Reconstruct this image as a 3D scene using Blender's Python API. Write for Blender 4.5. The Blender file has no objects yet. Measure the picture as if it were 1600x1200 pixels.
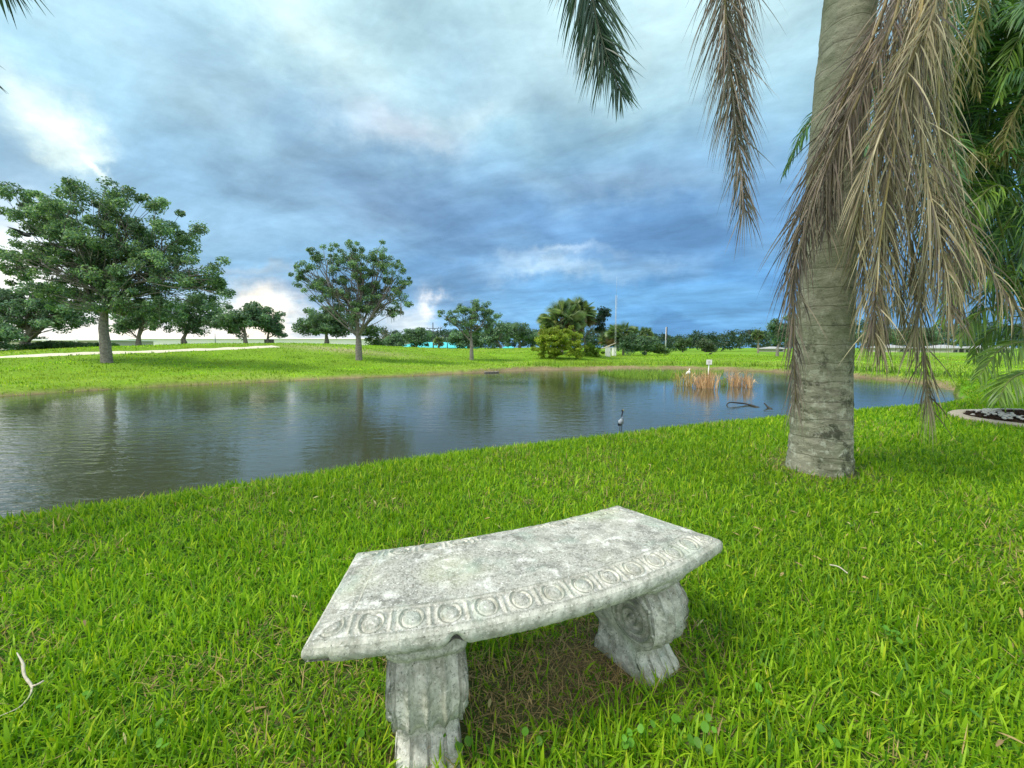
import bpy, math, random
import numpy as np
from mathutils import Vector

random.seed(7)
RNG = np.random.default_rng(11)
R = math.radians
sc = bpy.context.scene
COL = sc.collection

# ------------------------------------------------------------------ camera
CAM_H = 1.12
FPX = 650.0                      # focal length in pixels of a 1600 px wide picture
PITCH = math.atan(57 / FPX)
cam = bpy.data.cameras.new("camera")
cam.sensor_fit = 'HORIZONTAL'; cam.sensor_width = 36; cam.lens = 36 * FPX / 1600
cam.clip_start = 0.05; cam.clip_end = 5000
camo = bpy.data.objects.new("camera", cam); COL.objects.link(camo)
camo.location = (0, 0, CAM_H); camo.rotation_euler = (R(90) - PITCH, 0, 0)
sc.camera = camo
sc.view_settings.view_transform = 'Standard'; sc.view_settings.look = 'None'
sc.view_settings.exposure = 0.98; sc.view_settings.gamma = 1
sc.cycles.use_denoising = True
sc.cycles.max_bounces = 6; sc.cycles.diffuse_bounces = 3; sc.cycles.glossy_bounces = 3
sc.cycles.transmission_bounces = 4; sc.cycles.transparent_max_bounces = 6
sc.cycles.sample_clamp_indirect = 4

def ray(px, py):
    """direction of the sight line through a pixel, scaled so that y = 1"""
    a = (px - 800) / FPX; b = (600 - py) / FPX
    y = math.cos(PITCH) + b * math.sin(PITCH); z = -math.sin(PITCH) + b * math.cos(PITCH)
    return np.array([a / y, 1.0, z / y])
def at(px, py, Y):
    return np.array([0, 0, CAM_H]) + ray(px, py) * Y

# ------------------------------------------------------------------ sun
SUN_AZ, SUN_EL = R(-112), R(54)     # azimuth from +y towards +x
sun = bpy.data.lights.new("sun", 'SUN'); sun.energy = 2.0; sun.angle = R(14); sun.color = (1, .95, .86)
suno = bpy.data.objects.new("sun", sun); COL.objects.link(suno)
sd = Vector((math.sin(SUN_AZ) * math.cos(SUN_EL), math.cos(SUN_AZ) * math.cos(SUN_EL), math.sin(SUN_EL)))
suno.rotation_euler = sd.to_track_quat('Z', 'Y').to_euler()

# ------------------------------------------------------------------ node helper
class NT:
    def __init__(s, tree): s.t = tree; s.n = tree.nodes; s.l = tree.links
    def node(s, ty, **kw):
        n = s.n.new(ty)
        for k, v in kw.items(): setattr(n, k, v)
        return n
    def put(s, sock, v):
        if hasattr(v, 'links') or isinstance(v, bpy.types.NodeSocket): s.l.new(v, sock)
        elif isinstance(v, (tuple, list)) and len(v) == 3 and sock.type == 'RGBA': sock.default_value = (*v, 1)
        else: sock.default_value = v
    def math(s, op, a, b=0.0, c=None, clamp=False):
        n = s.node('ShaderNodeMath', operation=op); n.use_clamp = clamp
        s.put(n.inputs[0], a); s.put(n.inputs[1], b)
        if c is not None: s.put(n.inputs[2], c)
        return n.outputs[0]
    def mix(s, f, a, b, mode='MIX'):
        n = s.node('ShaderNodeMix', data_type='RGBA', blend_type=mode); n.clamp_factor = True
        s.put(n.inputs[0], f); s.put(n.inputs[6], a); s.put(n.inputs[7], b)
        return n.outputs[2]
    def noise(s, vec, scale, detail=4, rough=.55, dist=0.0, out=0):
        n = s.node('ShaderNodeTexNoise'); 
        if vec is not None: s.put(n.inputs['Vector'], vec)
        n.inputs['Scale'].default_value = scale; n.inputs['Detail'].default_value = detail
        n.inputs['Roughness'].default_value = rough; n.inputs['Distortion'].default_value = dist
        return n.outputs[out]
    def ramp(s, f, stops):
        n = s.node('ShaderNodeValToRGB'); s.put(n.inputs[0], f); e = n.color_ramp.elements
        while len(e) < len(stops): e.new(.5)
        for i, (p, c) in enumerate(stops):
            e[i].position = p; e[i].color = (*c, 1) if isinstance(c, (tuple, list)) else (c, c, c, 1)
        return n.outputs[0]
    def rng(s, v, a, b, c=0.0, d=1.0):
        n = s.node('ShaderNodeMapRange'); s.put(n.inputs[0], v)
        n.inputs[1].default_value = a; n.inputs[2].default_value = b; n.inputs[3].default_value = c; n.inputs[4].default_value = d
        return n.outputs[0]
    def comb(s, x, y, z):
        n = s.node('ShaderNodeCombineXYZ'); s.put(n.inputs[0], x); s.put(n.inputs[1], y); s.put(n.inputs[2], z); return n.outputs[0]

# ------------------------------------------------------------------ world: storm clouds over a blue sky
world = bpy.data.worlds.new("World"); sc.world = world; world.use_nodes = True
w = NT(world.node_tree); w.n.clear()
tc = w.node('ShaderNodeTexCoord'); sep = w.node('ShaderNodeSeparateXYZ'); w.l.new(tc.outputs['Generated'], sep.inputs[0])
X, Y, Z = sep.outputs
az0 = w.math('ARCTAN2', X, Y); el0 = w.math('ARCSINE', w.math('MINIMUM', w.math('MAXIMUM', Z, -1), 1))
zz = w.math('ADD', w.math('MAXIMUM', Z, 0.0), 0.16)
# cloud layer seen in perspective, rotated so that its streaks run from upper left to lower right
pxn = w.math('DIVIDE', X, zz); pyn = w.math('DIVIDE', Y, zz)
ca, sa = math.cos(R(-25)), math.sin(R(-25))
q1 = w.math('ADD', w.math('MULTIPLY', pxn, ca), w.math('MULTIPLY', pyn, sa))
q2 = w.math('SUBTRACT', w.math('MULTIPLY', pyn, ca), w.math('MULTIPLY', pxn, sa))
lay = w.comb(w.math('MULTIPLY', q1, 1.5), w.math('MULTIPLY', q2, .8), 3.7)
wn = w.noise(tc.outputs['Generated'], 3.6, 9, .62, out=1)
wsep = w.node('ShaderNodeSeparateColor'); w.l.new(wn, wsep.inputs[0])
az = w.math('ADD', az0, w.math('MULTIPLY', w.math('SUBTRACT', wsep.outputs[0], .5), .5))
el = w.math('ADD', el0, w.math('MULTIPLY', w.math('SUBTRACT', wsep.outputs[1], .5), .26))
n_big = w.noise(lay, .8, 7, .52, .1)
n_str = w.noise(w.comb(w.math('MULTIPLY', q1, .55), w.math('MULTIPLY', q2, 1.9), .4), .9, 7, .55, .15)
n_mid = w.noise(w.comb(w.math('MULTIPLY', q1, 1.1), w.math('MULTIPLY', q2, 1.7), 9.1), 1.7, 10, .63, .25)
hor = w.noise(w.comb(w.math('MULTIPLY', az0, 3.2), w.math('MULTIPLY', el0, 11.0), 1.3), 1.5, 6, .6, .3)
base = w.ramp(w.rng(el, 0.0, 0.95), [(0, (.100, .285, .545)), (.18, (.095, .265, .52)), (.34, (.15, .315, .52)), (.50, (.235, .425, .555)), (.70, (.34, .54, .62)), (1, (.43, .64, .70))])
base = w.mix(w.rng(az0, -.95, .35, 0.45, 0.0), base, (.30, .50, .60))
def blob(col, px, py, sx, sy, colour, k=1.0, rot=0.0):
    d = ray(px, py); d = d / np.linalg.norm(d)
    a0 = math.atan2(d[0], d[1]); e0 = math.asin(d[2])
    da = w.math('SUBTRACT', az, a0); de = w.math('SUBTRACT', el, e0)
    if rot:
        c, s_ = math.cos(rot), math.sin(rot)
        da, de = (w.math('ADD', w.math('MULTIPLY', da, c), w.math('MULTIPLY', de, s_)),
                  w.math('SUBTRACT', w.math('MULTIPLY', de, c), w.math('MULTIPLY', da, s_)))
    r2 = w.math('ADD', w.math('POWER', w.math('ABSOLUTE', w.math('DIVIDE', da, sx)), 2.0), w.math('POWER', w.math('ABSOLUTE', w.math('DIVIDE', de, sy)), 2.0))
    return w.mix(w.math('MULTIPLY', w.math('EXPONENT', w.math('MULTIPLY', r2, -1.0)), k), col, colour)
c = base
# large soft cloud masses
c = blob(c, 420, 190, .34, .060, (.165, .30, .44), .85, -.45)
c = blob(c, 240, 90, .22, .05, (.27, .44, .55), .6, -.4)
c = blob(c, 640, 330, .34, .075, (.15, .275, .44), .8, -.20)
c = blob(c, 930, 375, .42, .070, (.105, .235, .44), .8, -.04)
c = blob(c, 1100, 490, .34, .085, (.085, .255, .50), .8)
c = blob(c, 800, 120, .26, .06, (.24, .40, .52), .55, .2)
c = blob(c, 620, 205, .14, .040, (.52, .64, .74), .85, -.15)
c = blob(c, 760, 180, .10, .030, (.45, .60, .68), .6, .2)
c = blob(c, 960, 300, .16, .035, (.27, .43, .58), .55)
c = blob(c, 480, 60, .22, .05, (.47, .66, .70), .6, -.3)
c = blob(c, 1000, 60, .40, .10, (.46, .67, .73), .6)
c = w.mix(w.rng(n_big, .48, .58, 0, .9), c, w.mix(1.0, c, (.68, .72, .78), 'MULTIPLY'))
c = w.mix(w.rng(n_str, .49, .68, 0, .6), c, w.mix(1.0, c, (1.38, 1.26, 1.16), 'MULTIPLY'))
c = blob(c, 860, 432, .16, .018, (.30, .46, .62), .85, -.03)
c = blob(c, 880, 410, .10, .010, (.36, .50, .64), .6, .05)
c = blob(c, 1050, 415, .10, .022, (.20, .37, .58), .6)
c = blob(c, 640, 490, .085, .045, (.46, .56, .64), .95)
c = blob(c, 680, 470, .03, .014, (.62, .68, .74), .8)
c = blob(c, 230, 330, .22, .07, (.185, .32, .46), .75, -.1)
c = blob(c, 40, 245, .10, .030, (.19, .33, .46), .7, -.2)
c = blob(c, 10, 170, .08, .045, (.56, .72, .72), .7, -.3)
c = blob(c, 75, 205, .05, .038, (.60, .76, .74), .8, -.2)
c = blob(c, 130, 250, .05, .016, (.62, .78, .76), .7, .3)
c = blob(c, 120, 235, .05, .03, (.50, .68, .70), .6, -.7)
c = blob(c, 150, 262, .05, .010, (.66, .80, .78), .9, -.6)
c = blob(c, -10, 410, .11, .07, (.9, .96, .96), 1.0)
c = blob(c, 415, 500, .11, .045, (.86, .82, .70), 1.0)
c = blob(c, 200, 512, .26, .046, (.90, .88, .82), .95)
c = blob(c, 540, 528, .08, .018, (.66, .69, .72), .8)
c = blob(c, 410, 432, .11, .010, (.24, .36, .48), .9)
c = blob(c, 370, 448, .05, .005, (.24, .36, .48), .8)
c = w.mix(1.0, c, (.93, .87, .82), 'MULTIPLY')
# the sky behind the camera: even overcast, brightened to light camera-facing sides
c = w.mix(w.rng(Y, .15, -.35), c, (.62, .68, .72))
fine = w.rng(n_mid, .3, .7, .76, 1.24)
fine2 = w.rng(hor, .3, .7, .90, 1.12)
c = w.mix(1.0, c, w.comb(fine, fine, fine), 'MULTIPLY')
c = w.mix(1.0, c, w.comb(fine2, fine2, fine2), 'MULTIPLY')
sky = w.node('ShaderNodeTexSky', sky_type='NISHITA'); sky.sun_disc = False
sky.sun_elevation = SUN_EL; sky.sun_rotation = -SUN_AZ if False else SUN_AZ
bg1 = w.node('ShaderNodeBackground'); w.l.new(sky.outputs[0], bg1.inputs[0]); bg1.inputs[1].default_value = 0.05
bg2 = w.node('ShaderNodeBackground'); w.put(bg2.inputs[0], c); bg2.inputs[1].default_value = 1.0
ms = w.node('ShaderNodeMixShader'); ms.inputs[0].default_value = .93
w.l.new(bg1.outputs[0], ms.inputs[1]); w.l.new(bg2.outputs[0], ms.inputs[2])
wo = w.node('ShaderNodeOutputWorld'); w.l.new(ms.outputs[0], wo.inputs[0])

# ------------------------------------------------------------------ object helpers
def tag(o, label=None, cat=None, group=None, kind=None):
    if label: o['label'] = label
    if cat: o['category'] = cat
    if group: o['group'] = group
    if kind: o['kind'] = kind
    return o
def empty(name, loc, label, cat, group=None):
    o = bpy.data.objects.new(name, None); COL.objects.link(o); o.location = tuple(float(v) for v in loc); o.empty_display_size = .2
    return tag(o, label, cat, group)
def vnoise(x, y, seed=0):
    """smooth value noise, numpy"""
    x = np.asarray(x, float); y = np.asarray(y, float)
    xi = np.floor(x).astype(np.int64); yi = np.floor(y).astype(np.int64); xf = x - xi; yf = y - yi
    u = xf * xf * (3 - 2 * xf); v = yf * yf * (3 - 2 * yf)
    def h(a, b):
        n = (a * 374761393 + b * 668265263 + seed * 974711) & 0x7fffffff
        n = ((n ^ (n >> 13)) * 1274126177) & 0x7fffffff
        return ((n ^ (n >> 16)) & 0xffff) / 65535.0
    return (h(xi, yi) * (1 - u) + h(xi + 1, yi) * u) * (1 - v) + (h(xi, yi + 1) * (1 - u) + h(xi + 1, yi + 1) * u) * v
def fbm(x, y, seed=0, o=4):
    s = 0; a = .5
    for i in range(o): s = s + a * vnoise(x * 2 ** i, y * 2 ** i, seed + i); a *= .5
    return s / (1 - .5 ** o)
class MB:
    """collects geometry (world coordinates) and links it as ONE mesh object"""
    def __init__(s): s.V = []; s.F = []; s.C = []; s.n = 0; s.hasc = False
    def add(s, V, F, C=None):
        V = np.asarray(V, float).reshape(-1, 3); F = np.asarray(F, np.int64)
        s.V.append(V); s.F.append(F + s.n); s.n += len(V)
        if C is not None:
            C = np.asarray(C, float); 
            if C.ndim == 1: C = np.tile(C, (len(V), 1))
            s.hasc = True
        else: C = np.ones((len(V), 3)) * .5
        s.C.append(C[:, :3]); return s
    def build(s, name, mat, parent=None, smooth=True):
        V = np.concatenate(s.V)
        if parent is not None: V = V - np.array(parent_world(parent))
        me = bpy.data.meshes.new(name)
        loops = np.concatenate([f.ravel() for f in s.F]); sizes = np.concatenate([np.full(len(f), f.shape[1]) for f in s.F])
        me.vertices.add(len(V)); me.vertices.foreach_set('co', V.astype(np.float32).ravel())
        me.loops.add(len(loops)); me.loops.foreach_set('vertex_index', loops.astype(np.int32))
        me.polygons.add(len(sizes)); st = np.zeros(len(sizes), np.int64); st[1:] = np.cumsum(sizes)[:-1]
        me.polygons.foreach_set('loop_start', st.astype(np.int32)); me.polygons.foreach_set('loop_total', sizes.astype(np.int32))
        me.polygons.foreach_set('use_smooth', np.full(len(sizes), smooth))
        me.update(calc_edges=True)
        if s.hasc:
            a = me.color_attributes.new('tint', 'FLOAT_COLOR', 'POINT')
            C = np.concatenate(s.C); a.data.foreach_set('color', np.hstack([C, np.ones((len(C), 1))]).astype(np.float32).ravel())
        me.materials.append(mat)
        o = bpy.data.objects.new(name, me); COL.objects.link(o)
        if parent is not None: o.parent = parent
        return o
def parent_world(o):
    v = np.array(o.location)
    while o.parent: o = o.parent; v = v + np.array(o.location)
    return v
def unit(v): return v / (np.linalg.norm(v, axis=-1, keepdims=True) + 1e-12)
def catmull(P, n):
    P = np.asarray(P, float); Q = np.vstack([2 * P[0] - P[1], P, 2 * P[-1] - P[-2]])
    t = np.linspace(0, len(P) - 1 - 1e-9, n); i = t.astype(int); f = (t - i)[:, None]
    a, b, c_, d = Q[i], Q[i + 1], Q[i + 2], Q[i + 3]
    return .5 * ((2 * b) + (-a + c_) * f + (2 * a - 5 * b + 4 * c_ - d) * f ** 2 + (-a + 3 * b - 3 * c_ + d) * f ** 3)
def tube(P, r, n=8, cap=True, rough=0.0, seed=0):
    P = np.asarray(P, float); r = np.broadcast_to(np.asarray(r, float), (len(P),))
    T = unit(np.gradient(P, axis=0)); ref = np.array([0, 0, 1.]) if abs(T[0, 2]) < .9 else np.array([1., 0, 0])
    A = []; a = unit(np.cross(T[0], ref))
    for t in T:
        a = unit(a - t * np.dot(a, t)); A.append(a)
    A = np.array(A); B = np.cross(T, A)
    ph = np.linspace(0, 2 * np.pi, n, endpoint=False)
    rr = r[:, None] * np.ones((1, n))
    if rough: rr = rr * (1 + rough * (2 * fbm(np.arange(len(P))[:, None] * .35 + 0 * ph, np.cos(ph)[None] * 1.5 + 2 * np.sin(ph)[None] + seed, seed) - 1))
    V = P[:, None] + A[:, None] * (np.cos(ph)[None, :, None] * rr[..., None]) + B[:, None] * (np.sin(ph)[None, :, None] * rr[..., None])
    i = np.arange(len(P) - 1)[:, None] * n; j = np.arange(n)[None]; k = (j + 1) % n
    F = np.stack([i + j, i + k, i + n + k, i + n + j], -1).reshape(-1, 4)
    V = V.reshape(-1, 3)
    if cap:
        m = len(V); V = np.vstack([V, P[0], P[-1]]); jj = np.arange(n); kk = (jj + 1) % n
        F = np.vstack([F, np.stack([kk, jj, np.full(n, m), np.full(n, m)], -1)[:, [0, 1, 2, 2]] * 0 + np.stack([kk, jj, np.full(n, m), kk], -1)]) if False else F
        tris = np.vstack([np.stack([kk, jj, np.full(n, m)], -1), np.stack([(len(P) - 1) * n + jj, (len(P) - 1) * n + kk, np.full(n, m + 1)], -1)])
        return V, F, tris
    return V, F, None
def add_tube(mb, P, r, n=8, cap=True, col=None, rough=0.0, seed=0):
    V, F, T = tube(P, r, n, cap, rough, seed); n0 = mb.n
    mb.add(V, F, col)
    if T is not None: mb.F.append(T + n0)
def add_box(mb, c, s, rz=0.0, col=None):
    x, y, z = [v / 2 for v in s]
    V = np.array([[i * x, j * y, k * z] for k in (-1, 1) for j in (-1, 1) for i in (-1, 1)])
    if rz: V[:, :2] = V[:, :2] @ np.array([[math.cos(rz), math.sin(rz)], [-math.sin(rz), math.cos(rz)]])
    mb.add(V + np.array(c), [[0, 2, 3, 1], [4, 5, 7, 6], [0, 1, 5, 4], [2, 6, 7, 3], [0, 4, 6, 2], [1, 3, 7, 5]], col)
def add_ell(mb, c, r, col=None, nu=10, nv=7, noise=0.0):
    u = np.linspace(0, 2 * np.pi, nu, endpoint=False); v = np.linspace(0.02, np.pi - .02, nv)
    V = np.stack([np.cos(u)[None] * np.sin(v)[:, None], np.sin(u)[None] * np.sin(v)[:, None], np.cos(v)[:, None] + 0 * u[None]], -1)
    if noise: V = V * (1 + noise * (RNG.random(V.shape[:2] + (1,)) - .5))
    V = V.reshape(-1, 3) * np.array(r) + np.array(c)
    i = np.arange(nv - 1)[:, None] * nu; j = np.arange(nu)[None]; k = (j + 1) % nu
    mb.add(V, np.stack([i + j, i + nu + j, i + nu + k, i + k], -1).reshape(-1, 4), col)
def ribbons(mb, base, d0, side, L, W, droop, nseg=3, col=None, prof=None, curl=0.0, coltip=None):
    """N flat blades: start, direction, width direction, length, width, sag towards the ground"""
    N = len(base); t = np.linspace(0, 1, nseg + 1)
    if prof is None: prof = np.array([.8] + [1.0] * (nseg - 1) + [.12]) if nseg > 1 else np.array([1, .1])
    d0 = unit(d0); side = unit(side)
    L = np.broadcast_to(L, (N,)); W = np.broadcast_to(W, (N,)); droop = np.broadcast_to(droop, (N,))
    down = np.array([0, 0, -1.])
    # arc that turns from d0 towards down, keeping its length
    pts = [base]; p = base.copy(); d = d0
    for k in range(nseg):
        d = unit(d + down * (droop / nseg)[:, None] + (side * curl / nseg if curl else 0)); p = p + d * (L / nseg)[:, None]; pts.append(p)
    P = np.stack(pts, 1)
    hw = (W[:, None] * prof[None] / 2)[..., None] * side[:, None, :]
    V = np.stack([P - hw, P + hw], 2).reshape(-1, 3)
    m = 2 * (nseg + 1); o = (np.arange(N) * m)[:, None]; k = np.arange(nseg)[None] * 2
    F = np.stack([o + k, o + k + 1, o + k + 3, o + k + 2], -1).reshape(-1, 4)
    C = None
    if col is not None:
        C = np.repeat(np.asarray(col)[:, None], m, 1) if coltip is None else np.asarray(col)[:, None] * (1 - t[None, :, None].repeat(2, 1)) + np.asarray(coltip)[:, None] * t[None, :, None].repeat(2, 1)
        C = C.reshape(-1, 3)
    mb.add(V, F, C)

# ------------------------------------------------------------------ materials
MATS = {}
def newmat(name):
    m = bpy.data.materials.new(name); m.use_nodes = True; t = NT(m.node_tree); t.n.clear()
    out = t.node('ShaderNodeOutputMaterial'); MATS[name] = m
    return m, t, out
def princ(t, out, col, rough=.7, spec=.3, bump=None, bdist=.01, bstr=1.0, metal=0.0):
    b = t.node('ShaderNodeBsdfPrincipled'); t.put(b.inputs['Base Color'], col); t.put(b.inputs['Roughness'], rough)
    b.inputs['Specular IOR Level'].default_value = spec; b.inputs['Metallic'].default_value = metal
    if bump is not None:
        bn = t.node('ShaderNodeBump'); t.put(bn.inputs['Height'], bump); bn.inputs['Distance'].default_value = bdist; bn.inputs['Strength'].default_value = bstr
        t.l.new(bn.outputs[0], b.inputs['Normal'])
    t.l.new(b.outputs[0], out.inputs[0]); return b
def simple(name, col, rough=.7, spec=.3, var=.15, scale=6, bd=.004, metal=0.0):
    m, t, out = newmat(name); tcn = t.node('ShaderNodeTexCoord').outputs['Object']
    n = t.noise(tcn, scale, 6, .6); f = t.rng(n, .3, .7, 1 - var, 1 + var)
    c_ = t.mix(1.0, col, t.comb(f, f, f), 'MULTIPLY'); princ(t, out, c_, rough, spec, n, bd, metal=metal); return m
def leafmat(name, trans=.35, rough=.45, spec=.35, gain=(1, 1, 1)):
    """colour from each blade's or leaf's own tint"""
    m, t, out = newmat(name); a = t.node('ShaderNodeAttribute', attribute_name='tint')
    col = t.mix(1.0, a.outputs['Color'], gain, 'MULTIPLY')
    b = t.node('ShaderNodeBsdfPrincipled'); t.put(b.inputs['Base Color'], col); b.inputs['Roughness'].default_value = rough
    b.inputs['Specular IOR Level'].default_value = spec
    tr = t.node('ShaderNodeBsdfTranslucent'); t.put(tr.inputs[0], t.mix(1.0, col, (1.25, 1.2, .7), 'MULTIPLY'))
    mx = t.node('ShaderNodeMixShader'); mx.inputs[0].default_value = trans
    t.l.new(b.outputs[0], mx.inputs[1]); t.l.new(tr.outputs[0], mx.inputs[2]); t.l.new(mx.outputs[0], out.inputs[0]); return m
M_GRASS = leafmat('grass_blade', .42, .5, .22)
M_LEAF = leafmat('tree_leaf', .42, .42, .4)
M_FROND = leafmat('palm_leaflet', .25, .4, .45)
M_DRY = leafmat('dry_leaflet', .2, .6, .25)
M_MOSS = leafmat('moss_strand', .2, .9, .1)
M_REED = leafmat('reed_blade', .2, .7, .2)

def ground_mat():
    m, t, out = newmat('ground_turf'); a = t.node('ShaderNodeAttribute', attribute_name='tint')
    g = t.node('ShaderNodeNewGeometry').outputs['Position']
    n1 = t.noise(g, .35, 5, .6); n2 = t.noise(g, 4, 6, .65); n3 = t.noise(g, 45, 4, .7)
    f = t.math('ADD', t.math('MULTIPLY', n1, .5), t.math('ADD', t.math('MULTIPLY', n2, .6), t.math('MULTIPLY', n3, .6)))
    f = t.rng(f, .55, 1.15, .55, 1.45)
    c_ = t.mix(1.0, a.outputs['Color'], t.comb(f, f, f), 'MULTIPLY')
    hh = t.math('ADD', t.math('MULTIPLY', n3, .3), n2)
    princ(t, out, c_, .95, .1, hh, .05, 1.0); return m
M_GROUND = ground_mat()

def water_mat():
    m, t, out = newmat('pond_water'); g = t.node('ShaderNodeNewGeometry').outputs['Position']
    mp = t.node('ShaderNodeMapping'); t.l.new(g, mp.inputs[0]); mp.inputs['Rotation'].default_value = (0, 0, R(12)); mp.inputs['Scale'].default_value = (.6, 1.5, 1)
    n1 = t.noise(mp.outputs[0], 3.1, 3, .5, .5); n2 = t.noise(mp.outputs[0], 9.5, 3, .55, .2); n3 = t.noise(g, .10, 2, .5)
    calm = t.rng(n3, .42, .58, .5, 1.35)
    sx = t.node('ShaderNodeSeparateXYZ'); t.l.new(g, sx.inputs[0]); calm = t.math('MULTIPLY', calm, t.rng(sx.outputs[0], 3, -6, .9, 1.45))
    h = t.math('MULTIPLY', t.math('ADD', n1, t.math('MULTIPLY', n2, .30)), calm)
    b = princ(t, out, (.046, .053, .030), .03, .5, h, .0105, 1.0)
    b.inputs['IOR'].default_value = 1.33; return m
M_WATER = water_mat()

def stone_mat():
    m, t, out = newmat('weathered_cast_stone'); g = t.node('ShaderNodeTexCoord').outputs['Object']
    sepn = t.node('ShaderNodeSeparateXYZ'); t.l.new(t.node('ShaderNodeNewGeometry').outputs['Normal'], sepn.inputs[0])
    up = t.rng(sepn.outputs[2], .6, .98)
    big = t.noise(g, 5, 5, .6); med = t.noise(g, 22, 6, .68); fine = t.noise(g, 120, 5, .75); grn = t.noise(g, 7.3, 4, .6, .5)
    base_ = t.mix(t.rng(med, .38, .60), (.33, .33, .27), (.70, .69, .60))
    base_ = t.mix(t.math('MULTIPLY', up, t.rng(big, .34, .62, .45, .92)), base_, t.mix(t.rng(fine, .40, .60), (.14, .135, .115), (.53, .52, .47)))
    base_ = t.mix(t.math('MULTIPLY', up, t.rng(t.noise(g, 11, 7, .72, .6), .50, .64, 0, .75)), base_, (.15, .15, .13))
    base_ = t.mix(t.math('MULTIPLY', up, t.rng(t.noise(g, 17, 6, .7, .3), .54, .66, 0, .7)), base_, (.78, .77, .72))
    base_ = t.mix(t.rng(grn, .54, .72, 0, .42), base_, (.36, .48, .40))
    base_ = t.mix(t.rng(t.noise(g, 3.1, 3, .5), .52, .7, 0, .35), base_, (.46, .48, .26))
    base_ = t.mix(t.rng(fine, .57, .66, 0, .9), base_, (.09, .09, .075))
    base_ = t.mix(t.rng(t.noise(g, 200, 2, .5), .62, .70, 0, .7), base_, (.85, .84, .78))
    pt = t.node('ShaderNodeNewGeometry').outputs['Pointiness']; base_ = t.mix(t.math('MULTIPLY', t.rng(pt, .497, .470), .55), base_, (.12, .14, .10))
    hh = t.math('ADD', t.math('MULTIPLY', med, .6), t.math('MULTIPLY', fine, .35))
    princ(t, out, base_, .9, .2, hh, .008, 1.0); return m
M_STONE = stone_mat()

def trunk_mat():
    m, t, out = newmat('palm_trunk_bark'); g = t.node('ShaderNodeTexCoord').outputs['Object']
    mp = t.node('ShaderNodeMapping'); t.l.new(g, mp.inputs[0]); mp.inputs['Scale'].default_value = (1, 1, 3.2)
    n = t.noise(mp.outputs[0], 7, 7, .65); f = t.noise(mp.outputs[0], 42, 5, .75); big = t.noise(g, 1.8, 4, .55)
    lich = t.noise(g, 15, 5, .7, .4); spx = t.node('ShaderNodeSeparateXYZ'); t.l.new(g, spx.inputs[0])
    c_ = t.mix(t.rng(n, .35, .65), (.19, .185, .135), (.37, .36, .27))
    c_ = t.mix(t.rng(big, .40, .62, 0, .6), c_, (.19, .215, .12))
    c_ = t.mix(t.rng(f, .54, .68, 0, .75), c_, (.055, .052, .042))
    low = t.rng(spx.outputs[2], 1.9, .2, .10, .8)
    c_ = t.mix(t.math('MULTIPLY', t.rng(lich, .52, .62), low), c_, (.50, .51, .41))
    dk = t.noise(g, 5.2, 5, .75, .3)
    c_ = t.mix(t.math('MULTIPLY', t.rng(dk, .54, .62, 0, .85), t.rng(spx.outputs[2], 2.1, .9, 0, 1)), c_, (.05, .055, .035))
    # leaf scar rings
    wv = t.math('SINE', t.math('ADD', t.math('MULTIPLY', spx.outputs[2], 2 * math.pi / .165), t.math('MULTIPLY', t.noise(g, 3, 3, .5), 4.0)))
    ring = t.rng(wv, .955, 1.0)
    c_ = t.mix(t.math('MULTIPLY', ring, .38), c_, (.085, .08, .06))
    hh = t.math('ADD', t.math('SUBTRACT', t.math('MULTIPLY', n, .5), t.math('MULTIPLY', ring, .16)), t.math('MULTIPLY', f, .4))
    princ(t, out, c_, .92, .15, hh, .016, 1.0); return m
M_TRUNK = trunk_mat()
M_BARK = simple('oak_bark', (.20, .185, .165), .95, .1, .45, 9, .03)
M_CANE = simple('green_palm_cane', (.16, .24, .07), .55, .35, .3, 8, .004)
M_SABALT = simple('sabal_trunk', (.24, .21, .17), .9, .1, .3, 6, .03)
M_PATH = simple('path_sand', (.62, .56, .44), .95, .1, .12, 2, .01)
M_WHITE = simple('painted_white', (.80, .79, .76), .6, .3, .05, 3, .001)
M_WALL = simple('wall_stucco', (.50, .47, .41), .85, .2, .05, 3, .001)
M_GREYROOF = simple('roof_shingle', (.36, .36, .36), .9, .2, .12, 2, .002)
M_TEAL = simple('turquoise_metal_roof', (.07, .52, .55), .5, .4, .08, 1, .001)
M_DARK = simple('dark_paint', (.05, .05, .055), .6, .3, .1, 3, .001)
M_GLASS = simple('dark_window_glass', (.04, .06, .08), .15, .6, .05, 1, .0005)
M_GREYMETAL = simple('galvanised_metal', (.45, .47, .48), .5, .4, .1, 6, .001, .3)
M_CONC = simple('pale_concrete', (.46, .39, .30), .9, .2, .15, 12, .003)
M_WETWOOD = simple('wet_dark_wood', (.035, .03, .025), .6, .4, .3, 20, .004)
M_DRYWOOD = simple('bleached_wood', (.48, .43, .34), .85, .2, .25, 40, .003)
M_PEBBLE = simple('white_pebble', (.50, .48, .44), .8, .3, .25, 15, .002)
M_MULCH = simple('bark_mulch', (.055, .033, .022), .95, .1, .5, 30, .03)

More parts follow.
